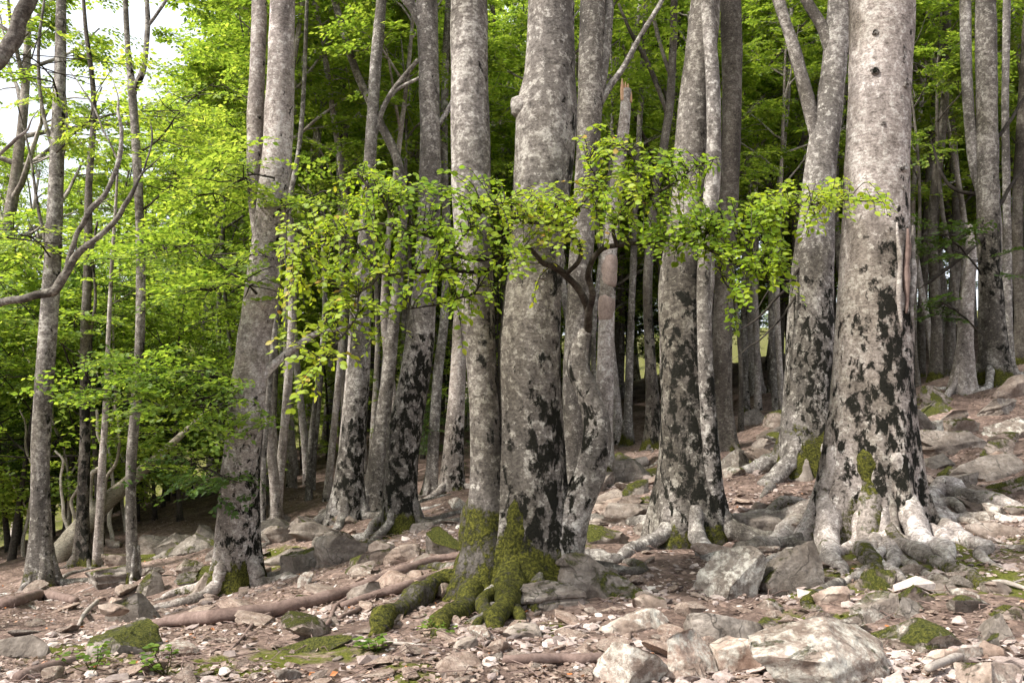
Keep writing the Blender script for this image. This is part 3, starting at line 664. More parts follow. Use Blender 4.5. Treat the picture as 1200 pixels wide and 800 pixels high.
TS('slender straight beech with forked top beside the mossy outcrop', [(156,678,15),(154,620,13),(154,540,13),(162,440,12),(165,340,12),(163,240,11),(158,150,11),(154,100,10)], 12.0, M['bark'], crown=None, roots=3, blk=0.4, blk_h=3, seg=22, seed=7, rise=None, flare_a=0.05,
   limbs=[[(156,110,10),(150,60,8),(147,0,7)], [(157,105,9),(168,80,8),(173,30,7),(172,0,6)], [(172,32,5),(185,15,4),(200,-10,4)]])
TS('thin pale tree in front of the leaning fallen trunk', [(114,652,12),(117,600,10),(120,540,9),(124,480,8),(126,420,6),(130,330,5),(135,250,4)], 14.6, M['bark_pale'], crown=None, roots=0, flare_n=3, flare_a=0.03, blk=0.2, seg=16, seed=8, rise=1.0)
TS('short-stemmed beech with dark crusted trunk curving over spread roots', [(408,612,46),(410,560,36),(415,500,31),(421,430,27),(425,350,22),(429,260,18),(434,180,16),(440,80,15),(447,0,14)], 14.0, M['bark'], crown=2, roots=6, blk=0.95, blk_h=2.4, mos=0.7, mos_h=0.4, seg=32, seed=9, crown_s=0.8, rl=1.2,
   limbs=[[(436,165,8),(455,115,7),(490,70,6)], [(437,150,6),(460,110,5),(494,90,4)]])
TS('curved beech stem leaning left high up, between two dark-mossed trunks', [(436,604,30),(440,560,25),(450,480,19),(459,400,16),(467,320,14),(472,250,12),(466,190,12),(441,135,11),(416,80,10),(392,0,9)], 15.3, M['bark'], crown=1, roots=3, blk=0.4, blk_h=2, seg=26, seed=10, crown_s=0.7)
TS('leaning beech with black moss and a dark band down its right flank', [(470,625,48),(469,570,40),(475,500,41),(486,440,39),(495,370,34),(500,300,30),(504,200,28),(503,100,27),(500,0,28)], 12.0, M['bark'], crown=0, roots=5, blk=1.0, blk_h=2.7, mos=1.0, mos_h=0.5, seg=36, seed=11, side=(1.0, -0.2), crown_s=0.9,
   limbs=[[(500,40,16),(488,15,14),(470,-10,12)], [(505,160,8),(530,120,7),(545,80,6)]])
TS('narrow grey beech rising behind the leaning black-mossed one', [(506,568,15),(509,500,14),(514,430,13),(521,370,12),(524,280,11),(520,180,10),(522,80,10),(526,0,9)], 18.0, M['bark'], crown=1, roots=3, blk=0.4, blk_h=2, seg=22, seed=12, crown_s=0.8)
TS('smooth pale beech standing just behind the twin-trunked beech', [(530,575,28),(532,520,24),(536,450,21),(540,380,19),(545,300,18),(552,200,17),(556,100,16),(560,0,15)], 15.5, M['bark_pale'], crown=2, roots=3, blk=0.75, blk_h=1.6, seg=26, seed=13, crown_s=0.8, side=(1, 0))
TS('grey beech with forked upper stem behind the thickest trunk', [(672,590,36),(672,500,31),(674,420,29),(680,320,30),(687,220,31),(691,140,33),(693,60,33),(695,0,34)], 12.3, M['bark'], crown=1, roots=3, blk=0.5, blk_h=2.4, seg=32, seed=14, limbs=[[(694,140,17),(706,80,16),(713,20,14),(713,0,13)], [(692,145,8),(712,105,9),(730,80,8),(752,40,7),(776,0,6)]])
sn, sf, sq = TS('broken beech snag with splintered orange top and peeled patches', [(706,552,26),(707,500,23),(709,440,22),(711,370,21),(714,300,20),(722,220,17),(731,150,15),(734,105,13)], 13.5, M['bark_pale'], crown=None, roots=3, blk=0.25, blk_h=2, seg=28, seed=15, rise=None)
for k, (x0, y0, x1, y1, wd) in enumerate([(730,118,729,92,5), (735,118,736,98,5), (739,120,740,108,4), (733,112,733,96,4)]):
    a, b_ = W(x0, y0, 13.46), W(x1, y1, 13.46); V, F = tube(np.array([a, (a+b_)/2, b_]), [wd/2/FPX*13.5, wd/2/FPX*12, 0.008], 6, 0.3, 20, k)
    part('splinter', (V, F), M['raw'], sn, False, {'mos': np.zeros(len(V))})
for k, (ya, yb) in enumerate([(345, 378), (296, 338)]):
    sel = [i for i in range(len(sq)) if W(0, yb, 13.5)[2] < sq[i, 2] < W(0, ya, 13.5)[2]]; ss = np.linspace(0, 1, len(sel))
    P = sq[sel, :3] + np.array([0.012*(1 if k else -1), -0.012, 0]); V, F = tube(P, sq[sel, 3]*(0.80 + 0.24*np.sin(ss*np.pi)**0.35), 24, 0.07, 9, k+3)
    part('peeled_patch', (V, F), M['peeled'], sn, True, {'mos': np.zeros(len(V))})
TS('dark bushy-barked beech left of the broad moss-streaked pair', [(766,540,20),(765,480,17),(761,400,13),(759,330,12),(766,240,12),(778,170,11),(785,120,11),(789,50,10),(790,0,9)], 17.0, M['bark_dark'], crown=0, roots=3, blk=0.9, blk_h=3, seg=20, seed=16, crown_s=0.8,
   limbs=[[(783,135,7),(768,95,7),(757,70,6),(740,40,5),(725,5,4)], [(786,90,6),(776,60,5),(768,30,5),(762,0,4)]])
TS('thin straight beech right of the broken snag', [(735,538,11),(737,450,10),(741,340,9),(746,220,8),(752,100,7),(757,0,6)], 20.0, M['bark'], crown=1, roots=0, blk=0.2, seg=14, seed=17, crown_s=0.8)
TS('tall rough beech on top of the stony slope, black crusts low down', [(1168,455,42),(1164,400,33),(1160,320,28),(1157,200,27),(1156,100,26),(1155,0,25)], 16.5, M['bark'], crown=2, roots=4, blk=0.9, blk_h=3.3, mos=0.9, mos_h=0.5, seg=32, seed=18, extra=[[(1150,230,12,16.6),(1140,180,14,16.6),(1133,90,14,16.6),(1131,0,14,16.6)]])
TS('leaning broken pale stem beside the tall rough beech on the slope', [(1130,455,26),(1131,410,20),(1134,350,16),(1139,300,11),(1137,264,6)], 16.2, M['bark_pale'], crown=None, roots=2, blk=0.3, blk_h=1, seg=20, seed=19, rise=None)
TS('slim dark trunk with pale streak right of the tall rough beech', [(1180,462,14),(1181,380,11),(1180,250,10),(1178,120,9),(1180,0,9)], 17.5, M['bark'], crown=0, roots=0, blk=0.5, blk_h=3, seg=16, seed=20, crown_s=0.8)
for k, (pix, Y, lb) in enumerate([
    ([(1096,470,16),(1098,380,14),(1093,260,12),(1106,130,11),(1110,0,10)], 21, 'blackish beech just right of the massive pale trunk'),
    ([(1112,468,15),(1114,380,13),(1122,280,12),(1116,160,11),(1104,60,10),(1095,0,9)], 23, 'blackish beech leaning left behind the broken pale stem'),
    ([(1078,474,12),(1080,380,11),(1086,260,10),(1092,160,9),(1100,40,8)], 24, 'thin blackish beech hugging the flank of the massive pale trunk'),
    ([(1192,470,16),(1196,380,14),(1192,260,13),(1198,130,12),(1206,0,12)], 20, 'dark crooked beech at the far end of the stony slope'),
    ([(874,512,10),(873,430,9),(872,340,8),(878,240,7),(885,120,6),(880,0,5)], 24, 'thin dim beech deep in the gap beside the forked leaning beech'),
    ([(905,505,10),(904,420,9),(906,330,8),(900,220,8),(890,100,7),(893,0,6)], 27, 'pale dim beech far back in the gap behind the forked leaning beech'),
    ([(403,590,12),(404,480,11),(404,360,10),(405,200,10),(402,120,9),(400,0,8)], 19, 'dark beech behind the crusted short-stemmed one, side fork to the left'),
    ([(306,612,10),(308,540,9),(314,460,9),(322,380,8),(330,280,7),(352,160,6),(360,0,5)], 15, 'thin stem rising just behind the beech with ringed moss spots')]):
    TS(lb, pix, Y, M['bark_dark'] if 'black' in lb or 'dark' in lb else M['bark'], crown=k % 3, roots=0, blk=0.6, blk_h=4, seg=16, seed=21+k, crown_s=0.75,
       limbs=[[(402,175,8),(385,130,7),(366,100,5),(350,72,4)]] if k == 6 else [])
print('hero trees done')

# ------------------------------------------------------------------ bough of yellow-green leaves hanging before the trunks
rb = np.random.default_rng(5)
bough_pts = [
    [(686,392,6.92,11),(690,372,6.75,10),(683,350,6.6,9.5),(668,328,6.45,9),(650,314,6.3,8),(636,306,6.2,6.5),(622,292,6.1,5),(606,294,6.0,4),(585,300,5.9,3)],
    [(662,322,6.4,6),(676,306,6.3,6),(679,290,6.25,6),(668,274,6.2,5),(655,265,6.15,4),(628,262,6.1,3),(600,258,6.0,2)],
    [(690,376,6.75,9),(694,350,6.55,8),(688,322,6.45,7),(704,296,6.35,7),(722,287,6.3,6),(760,283,6.2,5),(800,281,6.1,4.5),(850,265,6.0,4),(900,248,5.95,3),(960,238,5.9,2.5),(1030,238,5.85,1.5)],
    [(585,300,5.9,4),(560,305,5.85,5),(530,297,5.8,5),(505,276,5.8,5),(472,268,5.75,4.5),(455,246,5.7,4),(438,226,5.7,3.5),(420,205,5.7,2.5)],
    [(606,294,6.0,4),(565,318,5.9,4.5),(520,318,5.8,5),(470,320,5.75,5),(445,319,5.7,4.5),(427,300,5.7,4),(420,290,5.7,2)],
    [(446,320,5.7,4),(432,335,5.65,3.5),(420,345,5.6,3),(417,372,5.6,2.5),(395,400,5.6,2),(372,430,5.55,1.5)],
    [(472,268,5.75,4),(440,262,5.7,3),(400,275,5.65,2.5),(360,290,5.6,2),(335,300,5.6,1.5)],
    [(722,287,6.3,5),(720,268,6.2,4),(735,235,6.1,4),(752,205,6.05,3),(740,180,6.0,2),(718,165,6.0,1.5)],
    [(735,235,6.1,3),(775,222,6.0,3),(810,200,5.95,2),(838,186,5.9,1.5)],
    [(800,281,6.1,4),(840,300,6.0,3),(880,320,5.95,2),(900,330,5.9,1.5)], [(655,265,6.15,3),(680,240,6.1,3),(700,215,6.0,2),(690,190,6.0,1.5)],
    [(840,300,6.0,2.5),(855,340,6.0,2),(862,375,6.0,1.2)], [(565,318,5.9,3),(555,345,5.85,2.5),(520,355,5.8,2),(480,362,5.8,1.5)], [(530,297,5.8,3),(545,270,5.8,2.5),(570,245,5.8,2),(590,235,5.8,1.5)]]
def tip(p): return np.append(W(p[0], p[1], p[2]), p[3]/2/FPX*p[2])
bt = []; nodes_xyz = []
for k, bp in enumerate(bough_pts):
    Q = np.array([tip(p) for p in bp]); Q = catmull(Q, max(8, len(bp)*6))
    Q[:, :3] += 0.018*np.stack([vnoise(Q[:, :3]*6, 60+k), vnoise(Q[:, :3]*6, 80+k), vnoise(Q[:, :3]*6, 90+k)], -1)
    bt.append(tube(Q[:, :3], np.maximum(Q[:, 3], 0.004), 8, 0.12, 14, k)); nodes_xyz.append(Q[len(Q)//5:, :3])
V, F = join(bt); zero = {'blk': np.zeros(len(V)), 'mos': np.zeros(len(V))}
bough = part('leafy_bough', (V, F), M['twig'], tree_c, True, zero); bough['label'] = 'crooked dark bough carrying yellow-green leaves'
NX = np.vstack(nodes_xyz)
zones = [(400,290,75,42,5.65,30),(370,345,48,45,5.6,22),(365,405,40,40,5.58,11),(350,445,26,20,5.55,3),(480,250,70,42,5.72,28),(470,315,85,34,5.75,28),(500,215,90,25,5.75,14),(430,210,50,25,5.7,12),
         (560,300,60,32,5.85,20),(540,345,50,22,5.85,10),(585,245,50,25,5.8,14),(620,245,60,32,6.05,22),(640,285,45,22,6.1,10),(690,240,70,38,6.05,30),(755,235,70,42,6.05,30),(735,185,50,30,6.0,16),(700,165,25,18,6.0,5),
         (800,190,42,20,5.95,9),(800,270,60,30,6.05,20),(860,265,60,38,5.95,26),(880,300,45,32,5.95,18),(930,238,55,28,5.9,18),(985,228,35,22,5.88,7),(865,360,14,26,6.0,5),(905,310,25,22,5.92,6),(1015,238,25,6,5.86,3),(430,370,50,30,5.65,12),(380,260,60,25,5.65,10)]
tw, LV = [], []
for cx, cy, rx, ry, Y, n in zones:
    for k in range(int(n*(1.9 if cx < 450 else 2.3 if cx < 780 else 3.2))):
        a = rb.uniform(0, 6.28); q = math.sqrt(rb.random()); e = W(cx+rx*q*math.cos(a), cy+ry*q*math.sin(a), Y+rb.normal(0, 0.22))
        s0 = NX[np.argmin(((NX-e)**2).sum(1) + rb.random(len(NX))*0.03)]
        d = e-s0; L_ = np.linalg.norm(d)
        if L_ < 0.08: e = s0 + (d + rb.normal(0, 0.1, 3)); d = e-s0; L_ = np.linalg.norm(d)
        mid = s0 + d*0.5 + np.array([0, 0, 0.12*L_]) + rb.normal(0, 0.05*L_, 3)
        P = catmull(np.array([s0, mid, e, e + (e-mid)*0.35 + np.array([0, 0, -0.04])]), 9)
        tw.append(tube(P, np.linspace(0.0042, 0.0014, 9), 4, cap=False))
        # leaves on the last 0.34 m
        ll = np.linalg.norm(np.diff(P, axis=0), axis=1); cum = np.concatenate([[0], np.cumsum(ll)]); st = max(0.02, cum[-1]-0.40)
        ss = np.arange(st, cum[-1], 0.034) + rb.normal(0, 0.004); sd = rb.choice([-1, 1])
        pl = norm(np.array([rb.normal(0, 0.35), -0.7+rb.normal(0, 0.3), 0.8]))
        for s1 in np.append(ss, cum[-1]):
            s1 = np.clip(s1, 0, cum[-1]); i = min(np.searchsorted(cum, s1), 8); p = np.array([np.interp(s1, cum, P[:, j]) for j in range(3)])
            t_ = P[min(i, 8)]-P[max(i-1, 0)]; t_ = t_/max(np.linalg.norm(t_), 1e-6); b_ = np.cross(pl, t_); sd = -sd
            ang = rb.uniform(0.5, 1.1) if s1 < cum[-1]-0.01 else 0.1
            dd = t_*math.cos(ang) + sd*b_*math.sin(ang) + rb.normal(0, 0.15, 3)
            dd[2] = dd[2]*0.3 - 0.03; nn = pl + rb.normal(0, 0.36, 3)
            tint = 0.44 + 0.14*math.sin(cx*0.02+1.0) + (0.16 if cx < 800 and rb.random() < 0.3 else 0) + rb.normal(0, 0.15)
            if cx > 800: tint = min(tint, 0.82)
            LV.append((p, dd, nn, rb.uniform(0.032, 0.058), np.clip(tint, 0, 1)))
V, F = join(tw); part('twigs', (V, F), M['twig'], bough, True, {'blk': np.zeros(len(V)), 'mos': np.zeros(len(V))})['kind'] = 'stuff'
LP = tuple(np.array([l[i] for l in LV]) for i in range(5))
score = LP[3]/np.linalg.norm(LP[0]-EYE, axis=1); pick = np.zeros(len(score), bool); pick[np.argsort(-score)[:300]] = True
fo = part('foliage', leaf_geo(tuple(a[~pick] for a in LP), True), M['leaf_hero'], bough, True); fo['kind'] = 'stuff'
leaf_meshes = []
for k in range(16):
    r_ = (k+0.5)/16; g = leaf_geo((np.zeros((1, 3)), np.array([[1.0, 0, 0]]), np.array([[0, 0, 1.0]]), np.array([1.0]), np.array([r_])), True)
    V = g[0].copy(); V[:, 2] += 0.05*np.sin(V[:, 0]*3+k)*(k % 3); leaf_meshes.append(make_mesh('leaf', V, g[1], M['leaf_hero'], g[2], True))
for k in np.where(pick)[0]:
    D = norm(LP[1][k]); B = norm(np.cross(LP[2][k], D)); Nn = np.cross(D, B); s_ = LP[3][k]
    o = obj('leaf', leaf_meshes[int(min(15, LP[4][k]*16))], bough)
    mtx = Matrix.Identity(4)
    for j in range(3):
        mtx[j][0], mtx[j][1], mtx[j][2], mtx[j][3] = D[j]*s_, B[j]*s_, Nn[j]*s_, LP[0][k][j]-root_loc(tree_c)[j]
    o.matrix_basis = mtx
print('hero leaves', len(LV))

# ------------------------------------------------------------------ woodland behind
BR = {'blk': 0, 'mos': 0}
def tree_variant(seed, Ht, z0, R, nlimb, rad, leafscale, mat_leaf, mat_bark, sub=4, spr=4, up=(0.3, 0.85)):
    q = np.random.default_rng(seed)
    (vb, fb), lg = build_crown(seed, Ht, z0, R, nlimb, leafscale, sub, spr, 'full', up, rad*0.42)
    wob = lambda z: np.stack([0.35*np.sin(z*0.35+seed)*np.clip(z/4, 0, 1), 0.3*np.sin(z*0.28+seed*2)*np.clip(z/4, 0, 1), 0*z], -1)
    z = np.linspace(-0.4, Ht*0.93, 40); P = np.stack([0*z, 0*z, z], -1) + wob(z)
    V, F = tube(P, rad*(1-0.85*np.clip(z/Ht, 0, 1)) + rad*0.5*np.exp(-np.maximum(z, 0)/0.3), 14, 0.08, 2.0, seed)
    lv = lg[0] + wob(lg[0][:, 2]); vb = vb + wob(vb[:, 2])
    tm = make_mesh('trunk', V, F, mat_bark, {'blk': np.clip(0.75-V[:, 2]/3, 0, 1)+0.1, 'mos': np.clip(0.6-V[:, 2]/1.0, 0, 1)})
    bm_ = make_mesh('branches', vb, fb, mat_bark, {'blk': np.full(len(vb), 0.1), 'mos': np.zeros(len(vb))})
    cm = make_mesh('crown', lv, lg[1], mat_leaf, lg[2], False)
    return tm, bm_, cm
FULL = [tree_variant(500, 15, 4.0, 4.2, 17, 0.20, 1.5, M['leaf'], M['bark']), tree_variant(501, 13, 3.0, 3.8, 16, 0.16, 1.5, M['leaf'], M['bark_dark']),
        tree_variant(502, 17, 5.5, 4.4, 17, 0.22, 1.6, M['leaf'], M['bark_pale']), tree_variant(503, 12, 2.4, 3.6, 15, 0.13, 1.4, M['leaf'], M['bark'])]
SAP = [tree_variant(510, 5.0, 0.9, 2.2, 11, 0.05, 1.15, M['leaf'], M['twig'], 3, 3, (0.0, 0.5)), tree_variant(511, 3.6, 0.5, 1.8, 9, 0.04, 1.1, M['leaf_dark'], M['twig'], 3, 3, (0.1, 0.6)),
       tree_variant(512, 6.5, 1.6, 2.4, 11, 0.06, 1.2, M['leaf'], M['twig'], 3, 3, (0.0, 0.5))]
POLE = [tree_variant(520, 13, 6.5, 2.4, 10, 0.085, 1.5, M['leaf'], M['bark'], 3, 3), tree_variant(521, 12, 5.5, 2.2, 10, 0.07, 1.5, M['leaf'], M['bark_dark'], 3, 3), tree_variant(522, 14, 7.0, 2.4, 10, 0.10, 1.5, M['leaf'], M['bark_pale'], 3, 3)]
def plant(name, var, x, y, label, cat, group, s=1.0, rot=None, q=rng):
    t = thing(name, (x, y, Hs(x, y)-0.03), label, cat, group); t.scale = (s, s, s*q.uniform(0.92, 1.1)); t.rotation_euler = (q.normal(0, 0.03), q.normal(0, 0.03), q.uniform(0, 6.28) if rot is None else rot)
    for nm, me in zip(('trunk', 'branches', 'crown'), var): obj(nm, me, t)
    return t
qf = np.random.default_rng(77); spots = []
def zone_label(x, y):
    u = x/y
    if y > 75: return 'small far tree on the sunlit slope across the valley'
    if u < -0.33: return 'tree below the drop beyond the fallen pale trunk'
    if u < -0.12: return 'background beech behind the beech with ringed moss spots'
    if u < 0.12: return 'background beech behind the twin-trunked mossy beech'
    if u < 0.36: return 'background beech in the gap behind the forked leaning beech'
    return 'background beech in the wood above the stony slope'
def scatter(n, ylo, yhi, umin, umax, gap, variants, smin, smax, group, name='beech_tree', label=None, words=('grey-barked ', 'dark-barked ', 'pale-barked ', 'slim low-branched ')):
    k = tries = 0
    while k < n and tries < 6000:
        tries += 1
        y = ylo + (yhi-ylo)*qf.random()**0.8; x = y*qf.uniform(umin, umax)
        if label is None and -0.72 < x/y < -0.36 and y < 80 and qf.random() < 0.97: continue
        if any((x-a)**2 + (y-b)**2 < gap*gap for a, b in spots): continue
        spots.append((x, y)); vi = qf.integers(len(variants)); sc_v = qf.uniform(smin, smax); big_ = sc_v > (smin+smax)/2
        lb = (('taller ' if big_ else 'lower ') + ['spreading ', 'dark-leaved ', 'upright '][vi] + label) if label else words[vi] + zone_label(x, y)
        plant(name, variants[vi], x, y, lb, 'tree' if name != 'sapling' else 'sapling', group + ' - ' + lb, sc_v, q=qf); k += 1
scatter(22, 17, 32, -0.34, -0.06, 0.9, POLE, 0.8, 1.2, 'pole trees', words=['thin grey pole-like ', 'thin dark pole-like ', 'thin pale pole-like '])
scatter(16, 15.5, 26, -0.33, -0.1, 0.8, POLE, 0.8, 1.2, 'pole trees', words=['thin grey pole-like ', 'thin dark pole-like ', 'thin pale pole-like '])
scatter(10, 18, 30, -0.32, -0.08, 1.2, SAP, 0.5, 0.9, 'saplings', 'sapling', 'leafy sapling behind the beech with ringed moss spots')
scatter(14, 16, 32, -0.02, 0.34, 0.9, POLE, 0.8, 1.2, 'pole trees', words=['thin grey pole-like ', 'thin dark pole-like ', 'thin pale pole-like '])
scatter(14, 19, 32, 0.44, 0.64, 0.9, POLE, 0.8, 1.2, 'pole trees', words=['thin grey pole-like ', 'thin dark pole-like ', 'thin pale pole-like '])
scatter(78, 22, 42, -0.72, 0.75, 2.2, FULL, 0.9, 1.25, 'woodland trees')
scatter(60, 42, 75, -0.75, 0.75, 2.8, FULL, 1.2, 1.7, 'woodland trees')
scatter(60, 85, 150, -0.85, 0.5, 4.0, FULL, 0.8, 1.2, 'far trees')
scatter(16, 17, 26, -0.66, -0.18, 1.6, SAP, 0.8, 1.2, 'saplings', 'sapling', 'leafy sapling in the undergrowth near the valley edge')
scatter(22, 16.5, 30, -0.72, -0.38, 1.2, [SAP[0], SAP[1]], 1.0, 1.5, 'valley bushes', 'sapling', 'bushy sapling growing below the drop by the fallen pale trunk')
scatter(16, 20, 34, -0.16, 0.62, 2.0, SAP, 0.8, 1.2, 'saplings', 'sapling', 'leafy sapling between the background trunks')
scatter(34, 30, 52, -0.34, 0.62, 1.6, SAP, 1.1, 1.9, 'saplings', 'sapling', 'leafy sapling deep in the wood behind the trunks')
for x, y, sz in ((4.9, 40, 1.7), (3.7, 34, 1.3), (6.4, 46, 2.0)):
    plant('sapling', SAP[0], x, y, 'leafy sapling in the distance just right of the broken snag', 'sapling', 'saplings beyond the snag', sz, q=qf)
print('woodland done')

# ------------------------------------------------------------------ rocks
def ico(sub):
    bm = bmesh.new(); bmesh.ops.create_icosphere(bm, subdivisions=sub, radius=1.0)
    V = np.array([v.co[:] for v in bm.verts]); F = np.array([[v.index for v in f.verts] for f in bm.faces]); bm.free(); return V, F
ICO = {k: ico(k) for k in (1, 2, 3, 4, 5)}
def rock_geo(seed, dims, sub=4, cuts=13, rough=0.035, layer=0.0):
    q = np.random.default_rng(seed); V, F = ICO[sub]; V = V.copy()
    for k in range(cuts):
        n = norm(q.normal(0, 1, 3)*np.array([1, 1, 0.8])); d = q.uniform(0.34, 0.72)
        V = V - np.maximum(0, V @ n - d)[:, None]*n
    V = (V - (V.max(0)+V.min(0))/2); V = V/np.abs(V).max(0)
    p = V*np.array(dims)/max(dims)
    if layer:
        st = vnoise(np.stack([0*V[:, 0]+seed, 0*V[:, 0], V[:, 2]*7 + 0.7*vnoise(V*1.2, seed)], -1), seed)
        V[:, :2] *= (1 + layer*np.sign(st)*np.abs(st)**0.5)[:, None]
    V = V + norm(V)*(rough*fbm(p*2.6, 4, seed))[:, None]
    if sub >= 4: V = V - norm(V)*(rough*0.9*(1-np.abs(vnoise(p*5, seed+3)))**8)[:, None] + norm(V)*(rough*0.3*vnoise(p*14, seed+5))[:, None]
    return V*np.array(dims)/2, F
def boulder(label, px, py, wpx, hpx, tone=0.1, moss=0.3, lichen=0.4, seed=0, depth=0.8, rot=None, tilt=0.0, layer=0.0, cat='rock', name='boulder', sub=4, sink=0.42, lift=0.0, rough=0.045, cuts=13, group=None, Y=None):
    """rock whose visible foot is at photo pixel (px, py); width and height in photo pixels at that distance"""
    p = hit(px, py) if Y is None else foot(px, py, Y); d = p[1]
    w_, h_ = wpx/FPX*d, hpx/FPX*d; full = h_/(1-sink)
    V, F = rock_geo(seed+1000, (w_, w_*depth, full), sub, cuts, rough, layer)
    o = obj(name, make_mesh(name, V, F, M['rock'], None, True)); o.data.set_sharp_from_angle(angle=math.radians(38))
    o.location = (p[0], p[1]+w_*depth*0.35, p[2] + full*(0.5-sink) + lift); o.rotation_euler = (0, R_(tilt), 0 if rot is None else R_(rot))
    o['tone'] = float(tone); o['moss'] = float(moss); o['lichen'] = float(lichen)
    spots_rock.append((p[0], p[1]+w_*depth*0.35, w_*0.5)); return tag(o, label, cat, group)
spots_rock = []
